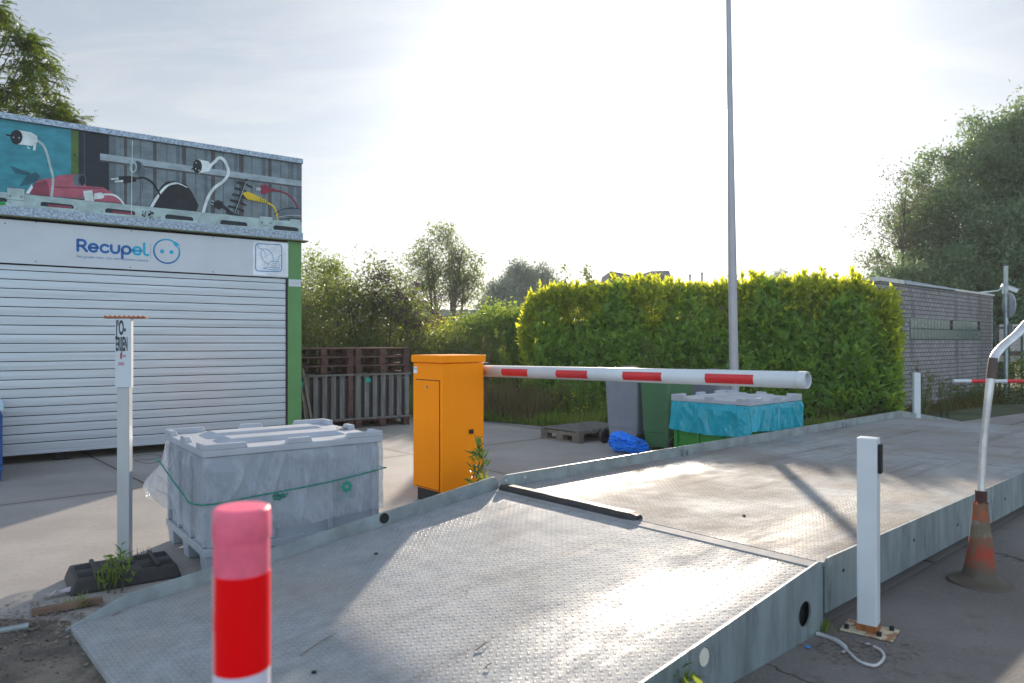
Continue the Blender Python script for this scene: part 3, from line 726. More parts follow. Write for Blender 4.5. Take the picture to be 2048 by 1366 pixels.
# printed parapet panel ------------------------------------------------
pm = [flat('print_teal', srgb(48, 128, 142), .45), flat('print_olive', srgb(72, 96, 46), .45), flat('print_night', srgb(26, 34, 44), .45),
      flat('print_grey', srgb(104, 118, 124), .45), flat('print_greydark', srgb(70, 70, 72), .45), flat('print_rail', srgb(140, 154, 160), .45),
      flat('print_white', srgb(196, 206, 206), .45), flat('print_black', srgb(22, 26, 34), .45), flat('print_pink', srgb(158, 82, 98), .45),
      flat('print_steel', srgb(152, 172, 172), .45), flat('print_yellow', srgb(196, 168, 30), .45), flat('print_red', srgb(126, 30, 56), .45),
      flat('print_pinkdark', srgb(120, 52, 70), .45), flat('print_green', srgb(20, 130, 60), .45), flat('print_tealdark', srgb(30, 84, 98), .45), flat('print_slate', srgb(86, 98, 106), .45)]
TEAL, OLV, NIGHT, GREY, GDARK, RAIL, WHT, BLK, PNK, STL, YEL, RED, PNKD, GRN, TEALD, SLT = range(16)
pr = MB(); lay = [0]
def PX_(polys, m):
    lay[0] += 1; y = -.0015-lay[0]*.00016
    for p in polys: pr.flat(p, lambda a, b: (SP(a, b)[0], y, SP(a, b)[1]), m)
def PZ(x0, x1, z0, z1, m):
    lay[0] += 1; y = -.0015-lay[0]*.00016; pr.add([(x0, y, z0), (x1, y, z0), (x1, y, z1), (x0, y, z1)], [(0, 1, 2, 3)], m)
def ax(px): return SP(px, 400)[0]
ZB, ZT = 3.056, 4.072
PZ(-6.04, ax(142), ZB, ZT, TEAL); PZ(ax(142), ax(157), ZB, ZT, OLV); PZ(ax(157), 0, ZB, ZT, GREY)
PZ(ax(157), ax(218), ZB, ZT, NIGHT); PZ(ax(168), ax(169), ZB, ZT, SLT)
for (x0, x1, c) in ((218, 232, SLT), (240, 241, SLT), (248, 254, GDARK), (306, 313, GDARK), (364, 372, GDARK), (422, 430, GDARK), (478, 487, GDARK), (536, 543, GDARK), (593, 603, SLT)):
    PZ(ax(x0), min(ax(x1), 0), ZB, ZT, c)
for x in (280, 333, 391, 446, 503, 561, 577): PZ(ax(x), ax(x+1.1), ZB, ZT, GDARK)
for x in (352, 408, 468, 524, 580): PZ(ax(x), ax(x+7), ZB, ZT, RAIL if x % 2 == 9 else SLT)
PZ(ax(200), 0, SP(603, 372)[1], SP(603, 361)[1], RAIL)
PZ(ax(200), 0, SP(603, 375)[1], SP(603, 372)[1], GDARK)
# dark smudge on teal
PX_([[(38, 372), (52, 352), (72, 343), (80, 352), (74, 362), (56, 368)]], TEALD); PX_([[(20, 330), (60, 345), (66, 352), (30, 345)]], TEALD)
# pink machine
PX_([[(58, 384), (64, 372), (72, 362), (86, 357), (106, 356), (118, 350), (140, 348), (165, 349), (172, 371), (206, 374), (222, 383), (246, 406), (200, 402), (150, 396), (100, 391)]], PNK)
PX_([[(60, 386), (68, 366), (92, 360), (98, 374), (98, 392), (62, 388)]], PNKD); PX_([[(107, 372), (206, 375), (205, 377), (108, 375)]], PNKD)
PX_([arc(164, 359, 8, 0, 360, 20, 12)[:-1], [(147, 350), (164, 347), (164, 371), (147, 370)]], SLT); PX_([arc(165, 359.5, 6, 0, 360, 20, 10)[:-1]], BLK)
PX_([[(51, 386), (63, 368), (66, 374), (58, 387)]], WHT)
def cable(pts, w, m, k=8): PX_(ribbon(spline(pts, k), w), m)
# plug 1
cable([(78, 282), (90, 296), (100, 330), (106, 358), (103, 392)], 5.0, STL)
PX_([[(36, 259), (62, 264), (74, 271), (76, 283), (64, 291), (36, 288)], [(54, 290), (60, 297), (56, 297)], [(67, 288), (73, 284), (71, 300), (66, 300)]], WHT)
PX_([arc(33, 273.5, 12, 0, 360, 22, 14.5)[:-1], [(12, 267), (22, 269), (22, 272), (12, 270)]], BLK); PX_([arc(27, 274, 1.6, 0, 360, 8)[:-1], arc(38, 275, 1.6, 0, 360, 8)[:-1]], STL)
# black machine
PX_([[(296, 416), (322, 372), (332, 363), (348, 361), (372, 368), (384, 384), (397, 410), (392, 423), (340, 421)]], BLK)
PX_(ribbon(spline([(302, 414), (314, 394), (328, 376), (340, 368), (356, 366), (374, 374)], 6), [6]*7+[5]*8+[4]*8+[2.6]*4+[1.5]*4), WHT)
PX_([[(338, 420), (344, 404), (358, 396), (372, 402), (380, 421)]], NIGHT)
# round grey plug and black europlug
PX_([arc(273, 334, 9, 0, 360, 20, 13)[:-1], [(273, 320), (284, 325), (291, 340), (288, 354), (276, 352)]], SLT)
PX_([arc(266, 333, 7.5, 0, 360, 20, 12)[:-1]], STL); PX_([arc(267, 334, 4, 0, 360, 14, 8)[:-1], [(250, 326), (260, 328), (260, 331), (250, 329)]], SLT)
cable([(284, 356), (284, 380), (276, 400), (268, 412)], 1.8, SLT)
PX_([[(237, 352), (262, 351), (272, 354), (272, 362), (250, 366), (238, 361)]], BLK); PX_([[(222, 356), (237, 355), (237, 358), (222, 359)], [(229, 361), (246, 359), (246, 363), (229, 364)]], WHT)
cable([(272, 356), (288, 355), (304, 364), (316, 382), (324, 400), (328, 416)], 3.4, BLK)
# white plug bottom
PX_([[(166, 381), (184, 380), (188, 402), (170, 404)], [(188, 386), (202, 384), (208, 388), (208, 394), (202, 397), (188, 398)]], WHT)
cable([(208, 388), (226, 389), (238, 396), (247, 407)], 3.4, WHT); PX_([[(154, 391), (170, 394), (170, 395.4), (154, 392.4)], [(154, 395), (170, 397), (170, 398.4), (154, 396.4)]], SLT)
# white plug 3 with thick cable
cable([(420, 331), (430, 322), (438, 315), (448, 320), (456, 338), (455, 350), (446, 362), (432, 372), (420, 386), (412, 404), (406, 425)], 6.0, WHT, 8)
PX_([[(396, 318), (416, 322), (424, 332), (418, 342), (396, 346)]], WHT); PX_([arc(394.5, 332, 9, 0, 360, 22, 13.5)[:-1], [(384, 335), (390, 335), (390, 339), (382, 338)]], BLK)
PX_([arc(x, y, 1.5, 0, 360, 8)[:-1] for x, y in ((392, 325), (391, 337), (398, 340))], STL)
# coat-hook strip and black plug
PX_([[(490, 357), (495, 357), (470, 431), (465, 429)]], BLK); PX_(ribbon([(492, 362), (469, 426)], 1.6), RAIL)
for t in np.linspace(.12, .95, 6):
    x = 492-25*t; y = 358+72*t; PX_([[(x, y-2), (x-16, y-5), (x-17, y-1), (x, y+3)], [(x+2, y-1), (x+16, y+6), (x+15, y+9), (x+2, y+3)]], BLK)
PX_([[(426, 403), (436, 399), (446, 404), (446, 413), (438, 419), (427, 412)]], BLK); cable([(446, 412), (456, 420), (466, 430)], 6, BLK); PX_([[(422, 399), (428, 402), (428, 404), (422, 401)], [(421, 405), (427, 408), (427, 410), (421, 407)]], STL)
# yellow and red plugs
cable([(535, 405), (546, 412), (552, 424), (555, 440)], 3.4, YEL); PX_([[(484, 386), (494, 382), (510, 389), (534, 400), (532, 406), (508, 401), (494, 398)]], YEL)
for x in (520, 524, 528, 532): PX_([[(x, 394+(x-520)*.5), (x+1.3, 394+(x-520)*.5), (x+.5, 404+(x-520)*.3), (x-.8, 404+(x-520)*.3)]], OLV)
cable([(550, 380), (572, 386), (590, 404), (600, 432)], 2.6, RED); PX_([[(520, 370), (532, 368), (536, 375), (550, 377), (550, 382), (534, 383), (532, 388), (522, 387)]], RED)
PX_([[(512, 375), (521, 375), (521, 377), (512, 377)], [(512, 378.4), (521, 378.4), (521, 380.2), (512, 380.2)]], WHT)
# wire bundle at lower right
cable([(548, 428), (564, 418), (584, 415), (600, 418)], 1.4, BLK); cable([(548, 436), (575, 430), (600, 431)], 2.2, RAIL); PX_([[(560, 419), (600, 417), (600, 428), (556, 430)]], SLT)
cable([(556, 441), (575, 436), (600, 437)], 1.6, BLK); PX_([[(580, 437), (600, 439), (600, 445), (580, 443)]], STL)
# steel rail at the bottom with slots, drawn along the plane
zr0 = ZB
def rail_z(px): return 0
PX_([[(-10, 382), (603, 444), (603, 470), (-10, 415)]], STL)
for (x0, x1) in ((-8, 14), (81, 147), (210, 270), (330, 386), (440, 494), (546, 596)):
    f = lambda x: 382+(x+10)*.1012
    PX_([[(x0, f(x0)+14), (x0+4, f(x0)+11.5), (x1-4, f(x1)+11), (x1, f(x1)+14), (x1, f(x1)+19), (x0, f(x0)+20)]], NIGHT)
    if x0 in (81, 210): PX_([[(x0+14, f(x0+14)+15), (x1-4, f(x1)+14), (x1-4, f(x1)+19), (x0+14, f(x0+14)+20)]], PNKD)
PX_([[(-8, 404), (10, 402), (12, 409), (-8, 412)]], GRN)
for (x, y, w_, h_) in ((14, 374, 35, 27), (518, 431, 27, 21)):
    PX_([[(x, y), (x+w_, y+3), (x+w_, y+h_), (x, y+h_-3)]], STL); PX_(ribbon([(x, y), (x+w_, y+3), (x+w_, y+h_), (x, y+h_-3)], .8, True), GDARK)
    PX_([arc(x+w_*.18, y+h_*.65, 2.6, 0, 360, 12)[:-1], arc(x+w_*.82, y+h_*.7, 2.6, 0, 360, 12)[:-1]], GDARK)
    PX_([arc(x+w_*.18, y+h_*.65, 1.6, 0, 360, 12)[:-1], arc(x+w_*.82, y+h_*.7, 1.6, 0, 360, 12)[:-1]], RAIL)
for x in (20, 74, 153, 203, 318, 398, 434, 540): PX_([arc(x, 382+(x+10)*.1012+19, 3, 0, 360, 14)[:-1]], RAIL)
for i in range(26):
    x = random.uniform(282, 309); y = random.uniform(421, 438); r_ = random.uniform(.7, 2.2); PX_([arc(x, y, r_, 0, 360, 6)[:-1]], BLK)
PX_(ribbon([(264, 281), (262, 436)], 1.1), WHT); PX_([arc(149, 310, 2.2, 0, 360, 10)[:-1]], BLK)
part('printed_panel', pr, pm, par_o, recalc=False)
# scraps and cables under the shed
solo('cable', 'thin dark cable curling on the ground under the shutter', 'cable', MB().tube(spline([G(262, 912), G(300, 908), G(322, 912), G(305, 918), G(270, 920), G(300, 926), G(330, 917)], 6), .004, 5), m_dark)

# ================================================================== CRATES
def crate(name, label, nearcorner, ang, bodym, lidm, w=1.2, d=1.03):
    T = thing(name, label, 'crate', (*nearcorner, 0), ang)
    mb = MB(); ins = .02
    mb.hexa([(ins, ins, .13), (w-ins, ins, .13), (w-ins, d-ins, .13), (ins, d-ins, .13)], [(.008, .008, .735), (w-.008, .008, .735), (w-.008, d-.008, .735), (.008, d-.008, .735)])
    part('body', mb, bodym, T, bevel=.012)
    rb = MB()
    for x in (.03, .40, .80, w-.07): rb.box(x, x+.04, -.006, .02, .17, .70); rb.box(x, x+.04, d-.02, d+.006, .17, .70)
    for y in (.03, .34, .66, d-.07): rb.box(-.006, .02, y, y+.04, .17, .70); rb.box(w-.02, w+.006, y, y+.04, .17, .70)
    rb.box(-.008, w+.008, -.008, d+.008, .115, .165)
    part('side_ribs', rb, bodym, T, bevel=.004)
    for x in (0, w/2-.07, w-.15):
        for y in (0, d/2-.07, d-.15):
            mb = MB(); mb.hexa([(x+.012, y+.012, 0), (x+.138, y+.012, 0), (x+.138, y+.138, 0), (x+.012, y+.138, 0)], [(x, y, .125), (x+.15, y, .125), (x+.15, y+.15, .125), (x, y+.15, .125)])
            part('foot', mb, bodym, T, bevel=.008)
    # lid
    lb = MB(); lb.box(-.014, w+.014, -.014, d+.014, .738, .782); lid = part('lid', lb, lidm, T, bevel=.006)
    e = .014; H = .036; t = .035; z = .7815
    def blk(x0, x1, y0, y1, s=.012):
        lp = MB(); lp.hexa([(x0, y0, z), (x1, y0, z), (x1, y1, z), (x0, y1, z)], [(x0+s*(x0 > 0), y0+s*(y0 > 0), z+H), (x1-s*(x1 < w), y0+s*(y0 > 0), z+H), (x1-s*(x1 < w), y1-s*(y1 < d), z+H), (x0+s*(x0 > 0), y1-s*(y1 < d), z+H)]); part('lip', lp, lidm, lid, bevel=.004)
    for x0, x1 in ((-e, .26), (w-.26, w+e)):
        for y0, y1 in ((-e, t), (d-t, d+e)): blk(x0, x1, y0, y1)
    for y0, y1 in ((t+.001, .17), (d-.17, d-t-.001)):
        for x0, x1 in ((-e, t), (w-t, w+e)): blk(x0, x1, y0, y1)
    blk(w/2-.09, w/2+.09, -e, t); blk(w/2-.09, w/2+.09, d-t, d+e); blk(-e, t, d/2-.07, d/2+.07); blk(w-t, w+e, d/2-.07, d/2+.07)
    for y0, y1 in ((.21, .46), (.57, .82)):
        rb = MB(); s = .05; rb.hexa([(.16, y0, z), (w-.16, y0, z), (w-.16, y1, z), (.16, y1, z)], [(.16+s*1.4, y0+s*.7, z+.032), (w-.16-s*1.4, y0+s*.7, z+.032), (w-.16-s*1.4, y1-s*.7, z+.032), (.16+s*1.4, y1-s*.7, z+.032)])
        part('raised_rib', rb, lidm, lid, bevel=.004)
    return T
def bag(name, label, T, loc, ang, mat, w, d, ztop, zbot, cols, rows, amp, flare, off=.02, bulge=None, loose=.02, foldscale=1.0, seed=0.0):
    """plastic bag draped round a crate: zbot(t) with t = distance along the perimeter"""
    per = 2*(w+d); vs = []; fs = []
    for i in range(cols):
        t = per*i/cols
        if t < w: p = (t, 0); nx, ny = 0, -1
        elif t < w+d: p = (w, t-w); nx, ny = 1, 0
        elif t < 2*w+d: p = (w-(t-w-d), d); nx, ny = 0, 1
        else: p = (0, d-(t-2*w-d)); nx, ny = -1, 0
        # soften normals near corners
        cxn = (p[0]-w/2)/(w/2); cyn = (p[1]-d/2)/(d/2); k = max(0, min(abs(cxn), abs(cyn))-.93)/.07
        if k > 0:
            v = Vector((nx, ny)).lerp(Vector((math.copysign(1, cxn), math.copysign(1, cyn))).normalized(), min(1, k)*.8); nx, ny = v.x, v.y
        for j in range(rows):
            h_ = j/(rows-1); zb = zbot(t); zz_ = ztop+(zb-ztop)*h_
            sk = 1.1*math.sin(t*1.9+seed)
            q = Vector(((t+zz_*sk)*2.4*foldscale, (zz_-t*.15)*1.1, seed)); q2 = Vector(((t-zz_*.7*math.sin(t*1.1+2))*5*foldscale, zz_*1.6, seed+3.3))
            f = 1-abs(noise.noise(q))*3.0; f2 = 1-abs(noise.noise(q2))*3.2
            f3 = noise.noise(Vector((t*13+zz_*9, zz_*7, seed)))
            dd = off+amp*(.70*max(0, f)**2+.20*max(0, f2)**2+.10*f3)*min(1, h_*5+.15)+flare*h_+loose*h_*noise.noise(Vector((t*1.1, 0, seed+9)))
            if bulge: dd += bulge(t, zz_)
            vs.append((p[0]+nx*dd, p[1]+ny*dd, zz_+.006*noise.noise(Vector((t*7, h_*3, 1)))))
    for i in range(cols):
        i2 = (i+1) % cols
        for j in range(rows-1): fs.append((i*rows+j, i*rows+j+1, i2*rows+j+1, i2*rows+j))
    mb = MB(); mb.add(vs, fs)
    o = link(name, mb.mesh(name, [mat], True)); o.location = (*loc, 0); o.rotation_euler = (0, 0, ang); tag(o, label, 'plastic bag')
    return o
def film(name, col, alpha, rough, sc=3.0):
    m, g = newmat(name); o = obj_co(g)
    def ridge(sc_, rot, st, pw):
        q = g.noise(g.mapping(o, st, rot), sc_, 3, .5, .4)
        return g.m('POWER', g.m('SUBTRACT', 1.0, g.m('ABSOLUTE', g.m('SUBTRACT', g.m('MULTIPLY', q, 2.0), 1.0)), clamp=True), pw)
    n = g.m('ADD', g.m('MULTIPLY', ridge(3.0, (.2, .9, .3), (2.2, 2.2, .55), 10.0), .6), g.m('MULTIPLY', ridge(6.5, (.5, -.7, .2), (1.8, 1.8, .6), 14.0), .45), clamp=True)
    p = pbsdf(g, g.mix(n, tuple(c*.85 for c in col), col), rough, 0, n, .8, .012, .6)
    t = g.n('ShaderNodeBsdfTransparent'); t.inputs[0].default_value = (.93, .95, .96, 1)
    tl = g.n('ShaderNodeBsdfTranslucent'); tl.inputs[0].default_value = (*col, 1)
    m1 = g.n('ShaderNodeMixShader'); m1.inputs[0].default_value = .35; g.nt.links.new(p, m1.inputs[1]); g.nt.links.new(tl.outputs[0], m1.inputs[2])
    mx = g.n('ShaderNodeMixShader'); g.put(mx.inputs[0], g.m('ADD', alpha, g.m('MULTIPLY', n, .15), clamp=True))
    g.nt.links.new(t.outputs[0], mx.inputs[1]); g.nt.links.new(m1.outputs[0], mx.inputs[2]); finish(g, mx.outputs[0]); return m
m_film = film('clear_film', (.62, .66, .72), .38, .15); m_filmblue = film('turquoise_film', (.0, .47, .62), .95, .14)

GA = R(37.3); GN = (-1.905, 4.50)
crate('pallet_crate', 'grey plastic pallet crate with stained lid, standing beside the entry ramp', GN, GA, m_greybox, m_greylid)
def zb1(t):
    w, d = 1.2, 1.03
    if t < w: return .235+.03*(t/w)
    if t < w+d: return .28
    if t < 2*w+d: return .33
    k = (t-2*w-d)/d; return .335-.10*k
def blg(t, z):
    a = math.exp(-((t-(2.4+1.03+.06))/.16)**2)*math.exp(-((z-.42)/.12)**2); return .14*a
bag('plastic_bag', 'crumpled clear plastic bag tied around the grey crate with green rope', None, GN, GA, m_film, 1.2, 1.03, .738, zb1, 420, 60, .075, .012, off=.014, bulge=blg, seed=1.0)
# rope
def per_pt(t, w, d, off):
    if t < 0: return (-off, -t)
    if t < w: return (t, -off)
    if t < w+d: return (w+.022, t-w)
    return (w-(t-w-d), d+off)
pts = []
for t, z in ((-1.03, .616), (-.8, .585), (-.5, .53), (-.2, .485), (-.02, .462), (0.03, .46), (.3, .478), (.6, .495), (.9, .522), (1.2, .545), (1.25, .55), (1.8, .6), (2.2, .62)):
    x, y = per_pt(t, 1.2, 1.03, .078); pts.append((x, y, z))
rp = MB(); rp.tube(spline(pts, 5), .0055, 6)
for i in range(9):
    c = Vector((.45+random.uniform(-.03, .03), -.056+random.uniform(-.008, .008), .475+random.uniform(-.03, .012)))
    rp.tube([c, c+Vector((random.uniform(-.03, .03), random.uniform(-.012, .004), random.uniform(-.03, .02))), c+Vector((random.uniform(-.03, .03), -.004, random.uniform(-.04, .01)))], .006, 5)
solo('rope', 'thin green rope knotted round the bagged grey crate', 'rope', rp, m_rope, (*GN, 0), GA, smooth=True)
# print on the bag (flat ink a little proud of the film) -> part of the bag
bagobj = bpy.data.objects['plastic_bag']
ink = MB(); cx_, cz_ = .905, .462
rg = arc(cx_, cz_, .024, 0, 360, 24)[:-1]
for p in ribbon(rg, .022, True): ink.flat(p, lambda a, b: (a, -.082, b))
for i in range(8):
    a = 2*math.pi*i/8; ink.flat(arc(cx_+.035*math.cos(a), cz_+.035*math.sin(a), .009, 0, 360, 8)[:-1], lambda a, b: (a, -.0825, b))
part('bag_print', ink, M('green_ink', (.01, .20, .14), .6), bagobj, recalc=False)
ink = MB()
for txt, z_, s_ in (('VERPACK', .385, .034), ('recycling', .362, .020)):
    for p in font_polys(txt, s_): ink.flat(p, lambda a, b: (.83+a, -.082, z_+b))
part('bag_lettering', ink, M('faded_green_ink', (.10, .24, .22), .6), bagobj, recalc=False)

BA = R(42.5); BN = (2.66, 8.10)
crate('pallet_crate', 'bright green crate with flat grey lid and turquoise bag behind the platform', BN, BA, m_greengreen, m_greylid, d=1.03)
def zb2(t): return .41+.035*math.cos(t*2.2+.6)+(.02 if t < .5 else 0)
bag('plastic_bag', 'glossy turquoise plastic bag hanging round the green crate', None, BN, BA, m_filmblue, 1.2, 1.03, .736, zb2, 360, 50, .045, .03, off=.016, seed=5.0, foldscale=.8)
# far left blue crate
bl = crate('pallet_crate', 'dark blue crate with pale lid at the left edge before the shutter', (-5.33+.02-1.2*math.cos(R(37)), 7.55-1.2*math.sin(R(37))), R(37), M('blue_plastic', (.01, .07, .26), .45), M('pale_blue_lid', (.35, .50, .58), .5))

# ================================================================== PALLETS
def mk_pallet(name, label, loc, ang, w=1.0, d=1.2, m=m_woodred, group=None, nb=6):
    T = thing(name, label, 'pallet', loc, ang, group)
    dk = MB()
    for i in range(nb):
        bw = .1+.03*(i % 2); y = (d-bw)*i/(nb-1); dk.box(0, w, y, y+bw, .123, .144)
    part('deck_boards', dk, m, T, bevel=.002)
    st = MB()
    for x in (0, w/2-.05, w-.1): st.box(x, x+.1, .003, d-.003, .1005, .1225)
    part('stringers', st, m, T)
    for x in (0, w/2-.055, w-.11):
        for y in (0.003, d/2-.07, d-.143):
            part('block', MB().box(x+.002, x+.108, y, y+.14, .0205, .1), m, T, bevel=.003)
    for x in (0, w/2-.055, w-.11): part('base_board', MB().box(x, x+.11, 0.001, d-.001, 0, .02), m, T)
    return T
def mk_slat(name, label, loc, ang, w=1.0, d=1.2, h=.77, red=-1):
    T = thing(name, label, 'wooden crate', loc, ang, 'slatted wooden crates stacked behind the shed')
    ns = 7
    for (ax0, y) in ((0, 0), (1, d)):
        mb = MB(); yy = (y, y+.018) if ax0 == 0 else (y-.018, y)
        for i in range(ns):
            x = (w-.1)*i/(ns-1); mb.box(x+.008, x+.09, yy[0], yy[1], .03, h-.03, 1 if i == red and ax0 == 0 else 0)
        part('slat_panel', mb, [m_woodgrey, m_woodred], T, bevel=.002)
    for x in (0, w-.018):
        mb = MB()
        for i in range(7):
            y = .025+(d-.15)*i/6; mb.box(x, x+.018, y, y+.09, .03, h-.03)
        part('slat_panel', mb, [m_woodgrey], T)
    fr = MB()
    for z in (0, h-.028):
        fr.box(-.005, w+.005, -.022, -.002, z, z+.028); fr.box(-.005, w+.005, d+.002, d+.022, z, z+.028); fr.box(-.022, -.002, -.02, d+.02, z, z+.028); fr.box(w+.002, w+.022, -.02, d+.02, z, z+.028)
    part('frame', fr, m_woodgrey, T)
    inn = MB(); z = .01
    while z < h-.1: inn.box(.05, w-.06, .06, d-.06, z, z+.022); z += .036
    inn.box(.07, w-.08, .08, d-.08, .012, h-.1)
    part('inner_trays', inn, M('dark_grey_plastic', (.045, .042, .048), .6), T)
    return T
PA = R(34); pc, ps_ = math.cos(PA), math.sin(PA)
NR = (-2.63, 12.2); NL = (-2.63-1.035*pc, 12.2-1.035*ps_)
proto = mk_pallet('pallet', 'red wooden pallet under the right-hand slatted crate', (*NR, 0), PA, group='red brown pallets by the shed')
def pcopy(loc, label, grp='red brown pallets by the shed', rz=PA):
    c = copy_tree(proto); c.location = loc; c.rotation_euler = (0, 0, rz); c['label'] = label; c['group'] = grp; return c
pcopy((*NL, 0), 'red wooden pallet under the left-hand slatted crate next to the green post')
mk_slat('slatted_crate', 'grey slatted wooden crate of the right-hand stack', (*NR, .145), PA)
mk_slat('slatted_crate', 'grey slatted wooden crate with one reddish slat, left-hand stack', (*NL, .145), PA, red=6)
for i, nm in enumerate(('lowest', 'middle', 'topmost')):
    for q, (nn_, s_) in enumerate(((NR, 'right-hand'), (NL, 'left-hand'))):
        j = random.uniform(-.01, .01)
        pcopy((nn_[0]+j, nn_[1]+j, .917+i*.1455), '%s of three red-brown pallets on the %s slatted crate' % (nm, s_))
for loc, lb in (((NR[0]+.20*pc, NR[1]+.20*ps_+.04, .74), 'turquoise plastic scrap in the right-hand slatted crate'), ((NL[0]+.12*pc, NL[1]+.12*ps_+.04, .70), 'turquoise plastic scrap in the left-hand slatted crate')):
    mb = MB(); mb.lathe([(.02, 0), (.05, .03), (.06, .08), (.03, .11)], 7); solo('plastic_scrap', lb, 'plastic scrap', mb, M('turquoise_plastic', (.0, .33, .27), .4), loc)
# leaning planks
a = G(622, 855); mb = MB(); mb.tube([(-3.40, 11.75, 1.02), (-3.17, 11.55, .02)], .028, 4); solo('plank', 'brown plank leaning between the green post and the pallets', 'plank', mb, m_wood)
mb = MB(); mb.tube([(-3.38, 11.6, .8), (-3.24, 11.45, .02)], .02, 4); solo('plank', 'thinner shaded plank leaning right behind the green post', 'plank', mb, m_wood)
# low pallet near bins
lp = mk_pallet('pallet', 'single old pallet lying flat on the concrete beside the grey bin', (.96, 10.36, 0), UA, w=1.2, d=.8, m=m_wood, nb=8)
# covering grid of slats on it
mb = MB()
for i in range(9): x = .03+i*.13; mb.box(x, x+.075, .01, .79, .158, .176)
mb.box(.0, 1.2, 0.005, .06, .1455, .1575); mb.box(.0, 1.2, .74, .795, .1455, .1575)
solo('wooden_grating', 'grey wooden slat panel resting on the single low pallet', 'wooden panel', mb, m_woodgrey, (.96, 10.36, 0), UA)

# ================================================================== WHEELIE BINS
def bin_(label, nc, ang, m, wheels=True, H=1.0, w=.50, d=.58):
    T = thing('wheelie_bin', label, 'wheelie bin', (*nc, 0), ang)
    o = .045
    def rr4(x0, x1, y0, y1, r, z): return [(a, b, z) for a, b in rrect(x0, x1, y0, y1, r, 4)]
    B = rr4(o, d-o, o, w-o, .05, .05); B2 = rr4(o*.8, d-o*.8, o*.8, w-o*.8, .05, .24); Tp = rr4(0, d, 0, w, .05, H-.05)
    mb = MB(); mb.hexa(B, B2); mb.hexa([(x, y, .2405) for x, y, z in rr4(o*.65, d-o*.65, o*.65, w-o*.65, .05, 0)], Tp)
    b = part('body', mb, m, T, bevel=.004)
    mb = MB(); mb.hexa([(a, c_, H-.049) for a, c_ in rrect(-.02, d+.02, -.02, w+.02, .05, 4)], [(a, c_, H-.01) for a, c_ in rrect(-.02, d+.02, -.02, w+.02, .05, 4)]); part('rim', mb, m, T, bevel=.005)
    mb = MB(); mb.hexa([(a, c_, H-.008) for a, c_ in rrect(-.03, d+.03, -.03, w+.03, .06, 4)], [(a, c_, H+.045) for a, c_ in rrect(.02, d-.02, .02, w-.02, .05, 4)]); part('lid', mb, m, T, bevel=.006)
    for x in (.0, w-.05):
        mb = MB(); y = w-.02 if x else -.015
        if wheels: mb.tube([(.02, y, .10), (.02, y+.045*(1 if x else -1), .10)], .10, 20); wh = part('wheel', mb, m_rubber, T, bevel=.01); part('hub', MB().tube([(.02, y, .10), (.02, y+.05*(1 if x else -1), .10)], .045, 14), m_dark, wh)
    return T
bin_('grey wheelie bin between the flat pallet and the green bin, a brick on its lid', (1.72, 9.98), UA, m_binG, w=.60)
bin_('dark green wheelie bin between the grey bin and the bright green crate', (2.06, 9.50), UA, m_binGr, H=1.03)
bin_('grey wheelie bin mostly hidden behind the turquoise-bagged crate', (2.95, 10.3), UA, m_binG, H=1.0)
mb = MB(); mb.box(0, .2, 0, .1, 0, .06); solo('brick', 'weathered concrete brick lying on the lid of the grey bin', 'brick', mb, M('pale_brick', (.36, .26, .22), .85, bump=.5), (1.62, 10.42, 1.046), R(20), bevel=.006)
# blue tarp bag
mb = MB(); ico_ = bmesh.new(); bmesh.ops.create_icosphere(ico_, subdivisions=5, radius=1)
for v in ico_.verts:
    p = v.co.copy(); f = 1+.30*noise.noise(p*1.6+Vector((3, 1, 2)))-.26*abs(noise.noise(p*3.6))-.20*abs(noise.noise(p*7))-.10*abs(noise.noise(p*15))
    v.co = Vector((p.x*.25*f, p.y*.16*f, max(.002, .13+p.z*.15*f-.07*p.x)))
    if p.z < -.2: v.co.x += -.05*(1 if p.x < 0 else 0)
me = bpy.data.meshes.new('tarp_bag'); ico_.to_mesh(me); ico_.free(); me.materials.append(m_bagb); me.polygons.foreach_set('use_smooth', [False]*len(me.polygons))
o = link('tarp_bag', me); o.location = (1.53, 9.52, 0); tag(o, 'crumpled bright blue bag on the concrete in front of the grey bin', 'bag')

# ================================================================== LAMP POLE
LPY = 9.75; lp_x = (1470-1024)/FPX*LPY
T = thing('lamp_post', 'tall slender grey lamp post rising in front of the hedge', 'lamp post', (lp_x, LPY, 0))
lean = -.0145
mb = MB(); mb.tube([(lean*z, 0, z) for z in (0, 1.0, 2.5, 4, 5.5, 7.5)], [.066, .062, .056, .044, .035, .024], 20); part('pole', mb, m_pole, T, smooth=True)
part('door', MB().box(-.03, .03, -.066, -.058, .6, .95), m_pole, T, bevel=.003)
mb = MB(); mb.tube([(0, 0, 0), (0, 0, .02)], .15, 16); part('base_plate', mb, m_galv, T)

# ================================================================== BOLLARD near camera
bx, by = (483.5-1024)/FPX*1.39, 1.39
T = thing('bollard', 'red and white plastic bollard with pink cap in the near foreground', 'bollard', (bx, by, 0))
m_pink = M('faded_pink_plastic', (.80, .13, .21), .42, 0, .12, 20, dirt=(.72, .30, .34), dthr=.62, dscale=14, bump=.05, spec=.35); m_redb = M('bright_red_film', (.85, .0, .003), .5, 0, .04, 10, dirt=(.75, .30, .30), dthr=.66, dscale=9, bump=.02, spec=.12)
m_wb = M('bollard_white', (.62, .60, .70), .4, 0, .05, 5, bump=.02)
r = .0520
m_redb, g_ = newmat('worn_red_film'); o_ = obj_co(g_); x_, y_, z_ = g_.sep(o_)
wn = g_.noise(g_.mapping(o_, (1, 1, .35)), 38, 8, .7)
edge = g_.step(g_.m('ADD', x_, g_.m('MULTIPLY', g_.m('SUBTRACT', wn, .5), .07)), -.022, -.046)
edge = g_.m('MULTIPLY', g_.m('SUBTRACT', 1.0, g_.step(x_, -.050, -.030)), g_.step(wn, .36, .52))
